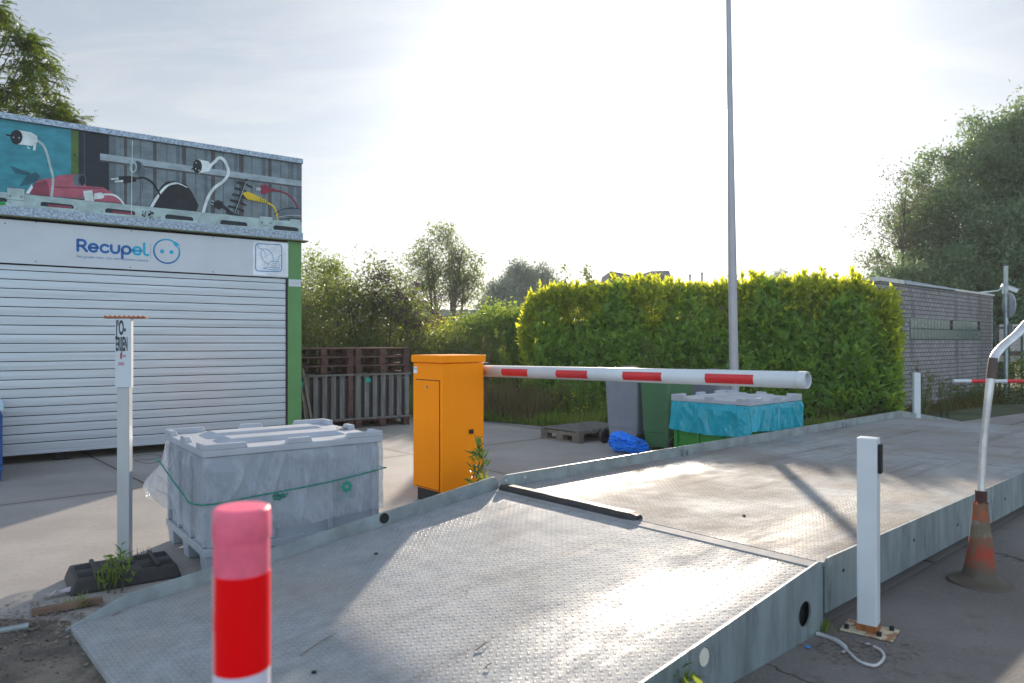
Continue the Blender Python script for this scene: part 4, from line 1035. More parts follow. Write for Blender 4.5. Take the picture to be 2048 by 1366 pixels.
spk = g_.step(g_.noise(o_, 55, 6, .7), .66, .72)
wear = g_.m('ADD', edge, g_.m('MULTIPLY', spk, .5), clamp=True)
finish(g_, pbsdf(g_, g_.mix(wear, (.85, .0, .003), (.62, .50, .50)), g_.m('ADD', .46, g_.m('MULTIPLY', wear, .2)), 0, wn, .1, .002, .14))
mb = MB(); mb.lathe([(r, 0), (r, .837)], 48); part('post', mb, m_wb, T, smooth=True)
mb = MB(); mb.lathe([(r+.0006, .837), (r+.0006, 1.02)], 48); part('red_band', mb, m_redb, T, smooth=True)
mb = MB(); mb.lathe([(r-.0005, 1.02), (r-.0005, 1.085)], 48); part('sleeve', mb, m_pink, T, smooth=True)
mb = MB(); mb.lathe([(r+.0012, 1.085), (r+.0018, 1.090), (r+.0008, 1.136), (r-.0015, 1.1415), (r-.005, 1.1435), (r-.012, 1.1438), (.0, 1.144)], 48); part('cap', mb, m_pink, T, smooth=True)

# ================================================================== SIGN POST (left)
sx_, sy_ = -2.43, 4.55
T = thing('sign_post', 'square aluminium post with narrow lettered plate in a rubber foot', 'sign', (sx_, sy_, 0), R(8))
part('post', MB().box(-.036, .036, -.030, .030, .09, 1.60), m_post, T, bevel=.004)
part('plate', MB().box(-.042, .046, -.040, -.0305, 1.175, 1.602), m_signwhite, T, bevel=.001); pl_ = bpy.data.objects['plate']
part('plate_edge', MB().box(.0465, .052, -.040, -.005, 1.175, 1.602), m_white, pl_)
tx = MB()
def ptxt(txt, size, sxx, x, z, m=0):
    for p in font_polys(txt, size, sxx, size*.035): tx.flat(p, lambda a, b: (x+a, -.0412, z+b), m)
ptxt("J'O-", .122, .30, -.037, 1.505); ptxt('ERIJEN', .118, .205, -.038, 1.405)
tx.add([(-.012, -.0412, 1.352), (-.002, -.0412, 1.352), (-.002, -.0412, 1.388), (-.012, -.0412, 1.388)], [(0, 1, 2, 3)], 1)
ptxt('NO', .022, .6, .001, 1.362, 2); ptxt('ATTENTIE', .026, .30, -.024, 1.312, 2)
part('lettering', tx, [flat('ink_black', (.02, .03, .04)), flat('ink_red', (.35, .02, .03)), flat('ink_pink', (.45, .12, .2))], pl_, recalc=False)
# serrated strip
mb = MB(); n = 9; L0 = -.128; st = .026*1.06
for i in range(n):
    x = L0+i*st+.01; mb.hexa([(x, -.02, 1.604), (x+st, -.02, 1.602), (x+st, .02, 1.602), (x, .02, 1.604)], [(x+.006, -.018, 1.624), (x+st+.002, -.018, 1.612), (x+st+.002, .018, 1.612), (x+.006, .018, 1.624)])
part('serrated_strip', mb, M('rusty_brown', (.22, .075, .035), .75, 0, .4, 60, bump=.4), T)
# rubber foot
def foot_block():
    T2 = bpy.data.objects.new('rubber_base', None); C.objects.link(T2); T2.parent = T; T2.location = (.02, -.08, 0); T2.rotation_euler = (0, 0, R(28)); T2.empty_display_size = .1
    mb = MB()
    W_, D_ = .30, .20
    mb.hexa([(-W_, -D_, 0), (W_, -D_, 0), (W_, D_, 0), (-W_, D_, 0)], [(-W_+.03, -D_+.02, .085), (W_-.03, -D_+.02, .085), (W_-.03, D_-.02, .085), (-W_+.03, D_-.02, .085)])
    part('block', mb, m_rubber, T2, bevel=.012)
    for (x, y) in ((-.21, -.09), (-.21, .09), (-.11, -.12), (.12, -.10), (.22, -.10), (.12, .10), (.22, .10)):
        part('recess', MB().box(x-.04, x+.04, y-.045, y+.045, .0853, .0875), m_dark, T2)
    for x in (-.155, .17):
        part('grip', MB().box(x-.012, x+.012, -.17, .17, .086, .105), m_rubber, T2, bevel=.005)
    part('socket', MB().box(-.06, .06, -.02, .13, .086, .10), m_rubber, T2, bevel=.005)
foot_block()

# ================================================================== WHITE POSTS
def wpost(label, loc, ang, plate=True):
    T = thing('white_post', label, 'post', loc, ang)
    part('post', MB().box(-.046, .046, -.042, .042, .012, .975), m_white, T, bevel=.006)
    part('sensor', MB().box(.046, .062, -.022, .022, .80, .945), m_dark, T, bevel=.003)
    if plate:
        m_rust = M('rusty_base', (.55, .47, .33), .7, 0, .2, 14, dirt=(.22, .07, .02), dthr=.46, dscale=14, bump=.4)
        part('base_plate', MB().box(-.115, .125, -.085, .085, 0.004, .0115), m_rust, T, bevel=.002)
        for (x, y) in ((.095, .055), (.06, -.06), (-.09, -.055)):
            part('bolt', MB().tube([(x, y, .012), (x, y, .032)], .012, 6), m_dark, T)
        part('rust_patch', MB().box(-.0475, .0475, -.0435, .0435, .0125, .045), M('rust', (.24, .08, .02), .85, 0, .4, 20), T)
    return T
wpost('white square post with rusty base plate beside the steel skirt', (1.79, 3.64, .004), R(-38))
t2 = wpost('distant white square post with black reader before the brick building', (6.25, 11.2, .004), R(-10), False)
# cable at post
def gp(px, py, z=.014): return G(px, py, z)
mb = MB(); mb.tube(spline([gp(1633, 1266), gp(1660, 1275), gp(1682, 1286), gp(1698, 1303), gp(1718, 1321), gp(1745, 1330), gp(1760, 1325), gp(1768, 1312), gp(1762, 1300), gp(1748, 1292)], 6), [.010]*8+[.012]*8+[.0065]*39, 7)
solo('cable', 'dirty white cable curling on the soil by the rusty base plate', 'cable', mb, M('dirty_white_cable', (.42, .42, .42), .6), smooth=True)

# ================================================================== CONE with bent pole
cx0, cy0 = 2.83, 4.38
T = thing('traffic_cone', 'dirty faded orange traffic cone holding a bent metal pole', 'traffic cone', (cx0, cy0, .004))
m_cone = None
m_, g_ = newmat('dirty_cone'); o_ = obj_co(g_); x_, y_, z_ = g_.sep(o_)
n_ = g_.noise(o_, 9, 7, .65, .4)
zw = g_.m('ADD', z_, g_.m('MULTIPLY', g_.m('SUBTRACT', n_, .5), .12))
c_ = g_.mix(g_.step(zw, .27, .29), (.42, .05, .02), (.30, .26, .22)); c_ = g_.mix(g_.step(zw, .37, .39), c_, (.58, .10, .03))
c_ = g_.mix(g_.m('MULTIPLY', g_.step(g_.noise(o_, 7, 9, .75), .38, .56), .85), c_, (.15, .115, .07))
c_ = g_.mix(g_.m('SUBTRACT', 1.0, g_.step(zw, .06, .15)), c_, (.11, .09, .065))
pb = pbsdf(g_, c_, .6, 0, n_, .4, .01); tl = g_.n('ShaderNodeBsdfTranslucent'); g_.put(tl.inputs[0], c_)
mx = g_.n('ShaderNodeMixShader'); mx.inputs[0].default_value = .3; g_.nt.links.new(pb, mx.inputs[1]); g_.nt.links.new(tl.outputs[0], mx.inputs[2]); finish(g_, mx.outputs[0]); m_cone = m_
mb = MB(); N_ = 40; prof = [(.178, .0), (.172, .012), (.13, .022), (.098, .045), (.085, .09), (.068, .21), (.052, .34), (.042, .44), (.040, .485)]
vs = []
for k_, (r_, z) in enumerate(prof):
    for j in range(N_):
        a = 2*math.pi*j/N_; w_ = 1+.05*noise.noise(Vector((math.cos(a)*1.5, math.sin(a)*1.5, z*6)))
        zz_ = z+(.02*noise.noise(Vector((math.cos(a)*3, math.sin(a)*3, 2))) if k_ == len(prof)-1 else 0)+(.012*max(0, noise.noise(Vector((math.cos(a)*1.2, math.sin(a)*1.2, 7)))) if k_ < 2 else 0)
        vs.append((r_*w_*math.cos(a), r_*w_*math.sin(a), zz_))
fs = [(i*N_+j, i*N_+(j+1) % N_, (i+1)*N_+(j+1) % N_, (i+1)*N_+j) for i in range(len(prof)-1) for j in range(N_)]
mb.add(vs, fs); part('cone_body', mb, m_cone, T, smooth=True)
T = thing('bent_pole', 'bent galvanised pole with brown tape rising from the traffic cone', 'pole', (cx0, cy0, .2))
D = 4.38
def rel(px, py, dy=0): p = P(px, py, D+dy); return (p[0]-cx0, p[1]-cy0, p[2]-.2)
m_brownt = M('brown_tape', (.085, .055, .045), .6, 0, .2, 12); m_bright = M('bright_galvanised', (.55, .54, .54), .35, .5, .2, 9, bump=.1)
part('sleeve', MB().tube([(0.0, 0, 0), rel(1962, 980)], .032, 14), M('dark_red_brown', (.05, .012, .01), .6), T, smooth=False)
part('lower_tube', MB().tube([rel(1962, 984), rel(1963, 965), rel(1966, 900), rel(1971, 850), rel(1976, 800), rel(1982, 752)], [.026, .022, .024, .023, .025, .028], 12, flatten=.8), m_bright, T, smooth=True)
part('tape', MB().tube([rel(1982, 756), rel(1984, 735), rel(1987, 715)], [.0295, .029, .028], 12, flatten=.85), m_brownt, T, smooth=True)
part('upper_tube', MB().tube(spline([rel(1987, 722), rel(1992, 708, .01), rel(2008, 690, .02), rel(2035, 667, .03), rel(2060, 640, .04), rel(2110, 600, .05)], 6), .0275, 12, flatten=.75), m_bright, T, smooth=True)

# ================================================================== HEDGE
HA = math.atan2(-1.9, 6.6); hl = 6.75; HX, HY = .36, 14.92
hd = thing('hedge', 'tall clipped laurel hedge glowing yellow-green along its top', 'hedge', (HX, HY, 0), HA)
HT = 2.56; HD = 1.15
def hfront(x, z): return .22*noise.noise(Vector((x*.55, z*.6, 4)))+.16*noise.noise(Vector((x*1.9, z*1.7, 8)))+.06*noise.noise(Vector((x*5, z*5, 2)))+.10*max(0, .5-z)
def htop(x): return HT+.13*noise.noise(Vector((x*.7, 1, 1)))+.09*noise.noise(Vector((x*2.3, 1, 5)))+.05*noise.noise(Vector((x*6, 1, 2)))-.35*max(0, (.5-x)/.5)**2-.55*max(0, (x-hl+.8)/.8)**2
n = 19000
xs = rng.uniform(-.15, hl+.15, n); zs = HT*rng.uniform(0, 1, n)**.85; tp = np.array([htop(x) for x in xs]); zs = np.minimum(zs, tp)
dep = np.abs(rng.normal(0, .12, n)); ys = np.array([hfront(x, z) for x, z in zip(xs, zs)])+dep
ys += np.maximum(0, zs-(tp-.35))**2*1.5
pos1 = np.stack([xs, ys, zs], 1); o1 = np.tile([0, -1, .25], (n, 1))
n2 = 8500; xs = rng.uniform(-.1, hl+.1, n2); tp = np.array([htop(x) for x in xs]); zs = tp-np.abs(rng.normal(0, .30, n2)); ys = rng.uniform(.02, HD, n2)
pos2 = np.stack([xs, ys, zs], 1); o2 = np.tile([0, -.3, .8], (n2, 1))
n3 = 3500; ys = rng.uniform(0, HD, n3); zs = rng.uniform(0, HT-.2, n3); xs = -.1+np.abs(rng.normal(0, .12, n3))+.12*np.sin(zs*3); pos3 = np.stack([xs, ys, zs], 1); o3 = np.tile([-1, -.2, .2], (n3, 1))
pos4 = pos3.copy(); pos4[:, 0] = hl+.1-np.abs(rng.normal(0, .12, n3)); o4 = np.tile([1, -.2, .2], (n3, 1))
# shoots sticking out of top
sh = []
so_ = []
for i in range(230):
    x = random.uniform(0, hl); y = random.uniform(.05, HD); b = np.array([x, y, htop(x)-.1]); hgt = random.uniform(.08, .26)*(1.7 if random.random() < .08 else 1)*(.6+.9*max(0, noise.noise(Vector((x*1.3, 3, 1)))+.4)); lx, ly = random.uniform(-.3, .3), random.uniform(-.3, .3)
    for k in range(int(hgt*70)):
        t = random.random(); sh.append(b+np.array([lx*t*hgt, ly*t*hgt, t*hgt])); so_.append([random.uniform(-.5, .5), random.uniform(-.5, .5), 1.2])
for i in range(420):
    x = random.uniform(0, hl); z = random.uniform(.2, HT-.15); b = np.array([x, hfront(x, z)-.01, z])
    for k in range(8):
        t = random.random()*.14; sh.append(b+np.array([random.uniform(-.02, .02), -t*.5, t])); so_.append([random.uniform(-.4, .4), -.8, .8])
pos5 = np.array(sh); o5 = np.array(so_)
pos = np.concatenate([pos1, pos2, pos3, pos4, pos5]); oo = np.concatenate([o1, o2, o3, o4, o5])
wx = HX+pos[:, 0]*math.cos(HA)-pos[:, 1]*math.sin(HA)-6.94; wy = HY+pos[:, 0]*math.sin(HA)+pos[:, 1]*math.cos(HA)-13.7
keep = (-wx*uy+wy*ux < .02) | (wx*ux+wy*uy < -.05); pos = pos[keep]; oo = oo[keep]
lm_hedge_shade = leafmat('shaded_laurel_leaf', (.06, .145, .036), (.19, .32, .095), (.72, .92, .08), .48, .28)  # front-face copy of the hedge leaf, toned for the shaded side
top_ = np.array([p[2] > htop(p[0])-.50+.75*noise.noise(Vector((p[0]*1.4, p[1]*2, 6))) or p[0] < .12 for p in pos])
leaves('foliage', pos[~top_], hd, lm_hedge_shade, .165, .074, up=.55, out=oo[~top_]*1.4, var=.4, bend=.18)
leaves('sun_toned_foliage', pos[top_], hd, lm_hedge, .140, .060, up=.65, out=oo[top_]*1.2, var=.4, bend=.18, label='top foliage toned yellow-green as if sunlit')  # top leaves use a yellower, more translucent copy, sunlight put into the colour
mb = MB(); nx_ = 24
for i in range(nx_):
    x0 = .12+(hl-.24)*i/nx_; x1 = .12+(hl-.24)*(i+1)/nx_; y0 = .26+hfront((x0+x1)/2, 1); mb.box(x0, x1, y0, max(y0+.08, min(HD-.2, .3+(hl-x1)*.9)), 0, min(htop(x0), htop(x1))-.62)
part('light_block_core', mb, M('hedge_interior', (.035, .05, .022), .95, 0, .5, 14, bump=0), hd)  # added solid core that stops light leaking through the leaves
# purple-brown twigs sticking up at left of hedge
tree('sapling', 'two thin leafy shoots standing up above the left end of the hedge', 'sapling', (1.45, 14.9, 0), 3.1, .02, [(.1, 0, 2.75, .14, .2, .35), (-.35, 0, 2.75, .12, .2, .3)], 16, 22, .05, .085, .028, lm_shrub, m_barkdark, base=.7)

# timber edging
e0 = Vector((1.65, 12.62, 0)); e1 = Vector((-.54, 14.5, 0)); e2 = Vector((-4.3, 17.7, 0)); d_ = (e0-e1)
for a, b, lb in ((e1, e0, 'dark timber edging board along the foot of the hedge'), (e2, e1-Vector((.02, -.02, 0)), 'dark timber edging board behind the orange cabinet')):
    mb = MB(); L_ = (b-a).length; mb.box(0, L_, 0, .06, 0, .13); solo('edging_board', lb, 'edging', mb, m_wood, tuple(a), math.atan2((b-a).y, (b-a).x), bevel=.006)

# ================================================================== SHRUBS AND WEEDS
def shrub(label, loc, ells, nb, per, sig, L, W, lm, H=None, group=None, stems=5, name='shrub', **k):
    H = H or max(e[2]+e[5] for e in ells)*.9
    return tree(name, label, 'bush', loc, H, .03, ells, nb, per, sig, L, W, lm, m_barkdark, stems=stems, base=.12, group=group, trunkname='stems', spread=.2, **k)
# buddleia with purple flower spikes
bd = shrub('sprawling buddleia with arching stems and purple flower spikes behind the pallets', (-3.6, 16.6, 0), [(-.6, 0, 1.6, 1.3, .9, 1.3), (.9, 0, 1.5, 1.1, .8, 1.1), (.4, .1, 2.5, .75, .5, .75), (2.0, 0, .9, .9, .7, .85)], 330, 90, .20, .11, .034, lm_shrub, name='buddleia_bush')
sp = []; sa = []
for i in range(75):
    e = random.choice([(-.6, 0, 1.6, 1.35, .9, 1.35), (.9, 0, 1.6, 1.15, .8, 1.2), (.5, .1, 2.5, .85, .5, .8), (1.3, 0, 2.0, .7, .5, 1.0)])
    d = rand_unit(1)[0]; d[1] = -abs(d[1]); d[2] = abs(d[2])*.8; b = np.array(e[:3])+d*np.array(e[3:])
    dr = np.array([d[0], d[1]*.5, .5]); L_ = random.uniform(.12, .28)
    for k in range(26):
        t = k/26; p = b+dr*L_*t+np.array([.06*d[0]*t*t, 0, -.14*t*t]); sp.append(p+rng.normal(size=3)*.012*(1.3-t)); sa.append([0, 0, 0])
leaves('flower_spike', np.array(sp), bd, lm_purple, .035, .02, up=0, label='purple-brown flower spikes')
# arching sprays against sky on the right of the buddleia
tree('buddleia_bush', 'thin arching buddleia sprays with dark seed heads against the sky', 'bush', (-2.95, 16.2, 0), 3.0, .03, [(.0, 0, 2.75, .35, .3, .5), (.5, 0, 2.2, .4, .3, .45), (.8, 0, 1.7, .25, .3, .35)], 46, 34, .07, .09, .018, leafmat('dark_seed_leaf', (.045, .030, .04), (.08, .055, .06), (.12, .07, .08), .3), m_barkdark, stems=4, base=.5, trunkname='stems', droop=.5)
tree('ash_sapling', 'pale green young tree with feathery leaves rising above the buddleia', 'tree', (-5.15, 19.5, 0), 4.0, .05, [(.0, 0, 3.1, .75, .6, .85), (.55, 0, 3.0, .5, .5, .75), (-.3, 0, 2.6, .8, .5, .7)], 80, 80, .14, .085, .036, lm_lime, base=.5)
for i, (px, Y, w_, h_, lm_, lb) in enumerate((
        (640, 18.5, 1.3, 2.0, lm_shrub, 'dense olive bush filling the ground behind the left pallet stack'),
        (735, 19, 1.3, 1.75, lm_shrub, 'dense olive bush behind the right pallet stack'),
        (800, 20, .9, 1.55, lm_shrub, 'low reddish-green bush right of the pallet stacks'),
        (850, 19.5, 1.0, 1.85, lm_hedge, 'glossy laurel bush with sunlit tips behind the orange cabinet'),
        (915, 20.5, 1.0, 1.75, lm_tree, 'dark green bush directly above the orange cabinet'),
        (965, 19.5, 1.1, 2.35, lm_tree, 'taller bush with yellow-lit top left of the hedge'),
        (1035, 18.5, 1.0, 2.45, lm_tree, 'bush with yellow-lit top touching the left end of the hedge'),
        (900, 24, 1.3, 2.1, lm_lime, 'lime-green bush far behind the orange cabinet'),
        (575, 20, 1.6, 2.0, lm_shrub, 'bush hidden partly behind the green shed post'))):
    X = (px-1024)/FPX*Y
    shrub(lb, (X, Y, 0), [(0, 0, h_*.42, w_, .8, h_*.45), (w_*.3, 0, h_*.68, w_*.6, .6, h_*.32), (-w_*.4, 0, h_*.6, w_*.5, .5, h_*.3)], 210, 75, .17, .10, .046, lm_)
# tall weeds and seed stalks
def weed(label, loc, h, n, lm, sp=.12, L=.07, W=.014, name='weed', group=None, stemm=None, taper=.8):
    T = thing(name, label, 'weed', loc, 0, group); mb = MB(); pos = []
    for s_ in range(n):
        a = random.uniform(0, 6.28); b = (random.uniform(-sp, sp)*.4, random.uniform(-sp, sp)*.4, 0); hh = h*random.uniform(.7, 1); tp = (b[0]+math.cos(a)*sp*hh*.6, b[1]+math.sin(a)*sp*hh*.6, hh)
        pth = branch_path(b, tp, 6, -.02); mb.tube(pth, [.006, .005, .004, .003, .002, .001], 4, cap=False)
        for k in range(int(hh*95)):
            t = random.uniform(.12, 1)**taper; i = min(4, int(t*5)); f = t*5-i; p = Vector(pth[i]).lerp(Vector(pth[i+1]), f); w = (1.1-t)*.09+.01
            pos.append(p+Vector((random.uniform(-w, w), random.uniform(-w, w), random.uniform(-.02, .02))))
    part('stalk', mb, m_barkdark, T, recalc=False); leaves('leaves', np.array([tuple(p) for p in pos]), T, lm, L, W, up=.8)
    return T
for px, Y, h, n_, lm_, lb in ((906, 17, 1.55, 4, lm_brown, 'brown seed stalks standing just above the orange cabinet'), (936, 16, 1.3, 5, lm_lime, 'pale green weed spires right above the orange cabinet'),
        (975, 15.6, 1.6, 5, lm_brown, 'tall dry brown seed stalks left of the hedge'), (1000, 15.5, 1.75, 5, lm_shrub, 'tall greyish weed spires at the left end of the hedge'), (845, 17, 1.2, 3, lm_lime, 'small pale weed tip showing over the cabinet lid, left one'),
        (868, 17, 1.2, 3, lm_lime, 'small pale weed tip showing over the cabinet lid, middle one'), (1012, 14.4, 1.35, 6, lm_lime, 'bright lime-green leafy shoots beside the barrier arm'), (1290, 12.6, 1.55, 4, lm_shrub, 'feathery tall weed standing above the barrier arm against the hedge'),
        (640, 15.2, 1.7, 3, lm_lime, 'narrow green spire behind the left pallet stack'), (612, 15.2, 1.55, 3, lm_shrub, 'small green spire beside the green shed post'), (1165, 13.3, .9, 4, lm_grass, 'pale thistle-like weed at the foot of the hedge'),
        (1060, 13.9, .9, 6, lm_grass, 'green weed clump left of the pale thistle-like weed')):
    weed(lb, ((px-1024)/FPX*Y, Y, 0), h, n_, lm_)
def grass(name, n, sampler, h0, h1, mat, w=.008, clump=0):
    base = sampler(n); ax = rand_unit(n)*.45+np.array([0, 0, 1.0]); nr = rand_unit(n)
    cl_ = np.array([.55+.75*max(0, .5+noise.noise(Vector((p[0]*1.7, p[1]*1.7, 3)))) for p in base]); l = rng.uniform(h0, h1, n)*cl_; o = link(name, leaf_mesh(name, base, ax, nr, l, np.full(n, w)*rng.uniform(.6, 1.6, n), mat, .1)); o['kind'] = 'stuff'; return o
def along(a, b, width):
    a = np.array(a); b = np.array(b); d = (b-a); nrm = np.array([-d[1], d[0]])/np.linalg.norm(d)
    def f(n):
        t = rng.uniform(0, 1, n)[:, None]; p = a+d*t+nrm*rng.uniform(0, width, n)[:, None]; return np.concatenate([p, np.zeros((n, 1))], 1)
    return f
grass('weeds', 6200, along((1.9, 12.55), (-.54, 14.6), 1.0), .06, .30, lm_grass, .022)
grass('weeds', 3800, along((-.54, 14.6), (-4.4, 17.9), 1.6), .15, .9, lm_grass, .018)
grass('weeds', 5200, along((5.9, 12.4), (12.0, 17.4), .8), .06, .34, leafmat('dry_weed', (.06, .055, .02), (.10, .09, .035), (.28, .22, .06), .4), .014)
grass('weeds', 2500, along((1.8, 12.7), (6.4, 11.7), .6), .06, .26, lm_grass, .016)
lm_dry = leafmat('dry_grass', (.10, .085, .045), (.17, .14, .075), (.42, .34, .14), .4)
grass('weeds', 2600, along((.9, 13.3), (-.54, 14.5), .9), .25, .85, lm_dry, .012)
grass('weeds', 1500, along((3.4, 12.3), (.3, 13.8), .7), .15, .6, lm_lime, .02)
for i in range(9):
    x = .2+i*.33+random.uniform(-.1, .1); y = 14.35-(x+.54)*.80+random.uniform(.05, .3)
    weed(['bushy weed at the left end of the timber edging', 'greyish weed second from the left along the hedge foot', 'dry straw-coloured weed third from the left along the hedge foot', 'green weed fourth from the left along the hedge foot', 'greyish weed just left of the flat pallet', 'dry straw-coloured weed above the flat pallet', 'green weed behind the flat pallet', 'greyish weed left of the grey bin', 'dry weed behind the grey bin'][i], (x, y, 0), random.uniform(.6, 1.15), 5, [lm_grass, lm_shrub, lm_dry][i % 3], sp=.2)
fl = MB()
for i in range(34):
    x = random.uniform(.6, 1.9); y = 14.3-(x+.54)*.85; z = random.uniform(.15, .6); fl.lathe([(.004, 0), (.016, .005), (.012, .014)], 6, c=(x, y-.1, z))
o = struct('wildflowers', fl, flat('yellow_petal', (.7, .5, .02)), 'stuff')

# ================================================================== TREES
tree('multi_stem_tree', 'airy vase-shaped tree with many fine stems beyond the orange cabinet', 'tree', ((893-1024)/FPX*32, 32, 0), 6.3, .13,
     [(-.25, 0, 5.35, 1.15, 1.1, 1.3), (.85, 0, 4.5, .85, 1.0, 1.1), (-1.2, 0, 4.3, .8, .9, 1.1), (-.1, 0, 4.0, 1.5, 1.0, .9), (-1.75, 0, 3.1, .65, .6, .7), (1.2, 0, 3.4, .55, .6, .6)], 290, 42, .21, .14, .045, leafmat('airy_leaf', (.06, .095, .045), (.10, .135, .06), (.36, .44, .10), .42), stems=6, base=.25, spread=.14)
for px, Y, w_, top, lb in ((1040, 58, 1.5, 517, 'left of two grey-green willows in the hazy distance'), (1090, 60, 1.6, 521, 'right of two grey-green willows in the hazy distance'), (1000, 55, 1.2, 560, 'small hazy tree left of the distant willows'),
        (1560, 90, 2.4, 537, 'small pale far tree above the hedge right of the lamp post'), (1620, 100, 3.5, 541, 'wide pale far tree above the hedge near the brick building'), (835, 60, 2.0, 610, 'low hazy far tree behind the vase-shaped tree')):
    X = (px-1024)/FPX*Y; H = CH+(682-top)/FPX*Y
    tree('willow', lb, 'tree', (X, Y, 0), H*.95, .16, [(0, 0, H*.62, w_, w_*.8, H*.36), (w_*.5, 0, H*.5, w_*.7, w_*.6, H*.3), (-w_*.5, 0, H*.5, w_*.7, w_*.6, H*.3)], 170, 80, .34, .28, .10, lm_hazed, base=.25, up=.9)
# right: sparse birch and big willow masses
tree('birch_tree', 'sparse thin-leaved tree with visible trunk left of the big willow', 'tree', ((1822-1024)/FPX*25, 25, 0), 7.6, .10,
     [(-.2, 0, 6.6, .9, .8, 1.1), (-1.1, 0, 5.4, .9, .8, .8), (-1.3, 0, 4.0, 1.0, .8, .7), (.4, 0, 5.0, .8, .8, 1.0), (-.6, 0, 3.2, 1.2, .8, .7)], 120, 26, .16, .10, .035, leafmat('birch_leaf', (.05, .055, .035), (.085, .085, .055), (.2, .2, .1), .4), base=.3, droop=.3)
tree('willow', 'big dense willow filling the right side of the view behind the brick building', 'tree', ((2010-1024)/FPX*27, 27, 0), 10, .35,
     [(-1.8, 0, 6.2, 2.0, 1.8, 2.6), (-.2, 0, 7.6, 1.8, 1.8, 2.4), (1.2, 0, 8.4, 1.7, 1.8, 2.4), (-3.2, 0, 4.6, 1.5, 1.4, 1.7), (2.6, 0, 6.5, 2.0, 1.8, 3.0), (-1.0, -.3, 4.0, 2.4, 1.6, 2.0), (1.5, -.4, 4.6, 2.4, 1.6, 3.0)], 430, 235, .26, .18, .062, lm_willow, base=.2, up=.5)
tree('willow', 'dark lower willow crowding behind the brick building and the round sign', 'tree', (18.3, 24.5, 0), 7, .3,
     [(-1.5, 0, 3.4, 2.0, 1.4, 2.6), (.6, 0, 4.2, 2.0, 1.4, 3.0), (-3.6, 0, 2.6, 1.8, 1.2, 1.8), (-5.4, .3, 2.6, 1.3, 1.2, 1.4)], 280, 200, .26, .18, .062, lm_willow, base=.12, up=.4)
tree('willow', 'large dark willow crown cut by the right edge of the view', 'tree', (21.5, 26.5, 0), 10.5, .35,
     [(0, 0, 7.6, 2.3, 2.0, 3.3), (.3, 0, 4.0, 2.6, 2.0, 3.2)], 200, 220, .30, .18, .065, lm_willow, base=.2, up=.5)
# top-left tree with pinnate leaves
def pinnate(parent, mat, centers, n):
    pos = []; axs = []; nrs = []; Ls = []
    for i in range(n):
        e = random.choice(centers); b = in_ell(1, e)[0]; d = rand_unit(1)[0]; d[2] = d[2]*.5-.1; d /= np.linalg.norm(d); s = np.cross(d, [0, 0, 1]); s /= np.linalg.norm(s); u_ = np.cross(s, d); L_ = random.uniform(.18, .30)
        for k in range(7):
            t = .15+.85*k/7; p = b+d*L_*t+np.array([0, 0, -.08*t*t])
            for sg in (-1, 1):
                pos.append(p); axs.append(s*sg+d*.65+np.array([0, 0, -.35])); nrs.append(u_+rand_unit(1)[0]*.25); Ls.append(random.uniform(.07, .10))
        pos.append(b+d*L_); axs.append(d); nrs.append(u_); Ls.append(.09)
    n_ = len(pos); Ls = np.array(Ls); o = link('crown', leaf_mesh('crown', np.array(pos), np.array(axs), np.array(nrs), Ls, Ls*.30, mat, .12), parent); return o
T = thing('ash_tree', 'leafy ash tree with feathered leaves rising behind the shed roof', 'tree', (-10.6, 13.5, 0)); mb = MB()
def cen(px, py, rx, rz, Y=13.0):
    p = P(px, py, Y); return (p[0]+10.6, p[1]-13.5, p[2], rx, .5, rz)
cens = [cen(60, 100, .30, .24), cen(85, 140, .26, .22), cen(45, 150, .34, .26), cen(95, 200, .30, .22), cen(15, 195, .40, .25), cen(55, 80, .22, .16), cen(0, 28, .17, .22), cen(-30, 10, .3, .3), cen(128, 228, .20, .10), cen(60, 235, .7, .14), cen(-60, 220, .7, .5), cen(-90, 100, .6, .6)]
mb.tube([(0, 0, 0), (.1, 0, 2.5), (-.1, -.2, 5), (.1, -.3, 7.5)], [.2, .17, .12, .04], 9)
for e in cens:
    for k in range(4): mb.tube(branch_path((.0, -.2, 4.3), in_ell(1, e)[0], 6, .1), [.035, .028, .02, .013, .008, .004], 5, cap=False)
part('trunk', mb, m_bark, T, smooth=True, recalc=False); pinnate(T, lm_ash, cens, 1150)

# ================================================================== BRICK BUILDING
BX, BY = 6.94, 13.7
bb = thing('brick_building', 'low grey brick outbuilding with glass-block strip and metal coping', 'building', (BX, BY, 0), UA)
bw, bd_, bh = 7.05, 4.0, 2.66
part('wall', MB().box(0, bw, 0, bd_, 0, bh-.06), m_brick, bb)
cp = MB(); cp.box(-.03, 1.15, -.035, bd_+.03, bh-.059, bh+.02); part('coping', cp, M('pale_coping', (.55, .54, .50), .6, .1), bb, bevel=.005)
cp = MB(); cp.hexa([(1.16, -.05, bh-.055), (4.1, -.06, bh-.045), (4.1, .2, bh-.045), (1.16, .2, bh-.055)], [(1.16, -.05, bh+.02), (4.1, -.06, bh-.01), (4.1, .2, bh-.01), (1.16, .2, bh+.02)]); part('coping', cp, m_zinc, bb)
cp = MB(); cp.box(4.11, bw+.03, -.035, .2, bh-.055, bh-.005); part('coping', cp, M('pale_coping', (.55, .54, .50)), bb, bevel=.005)
part('roof', MB().box(.02, bw, .21, bd_, bh-.058, bh-.03), m_dark, bb)
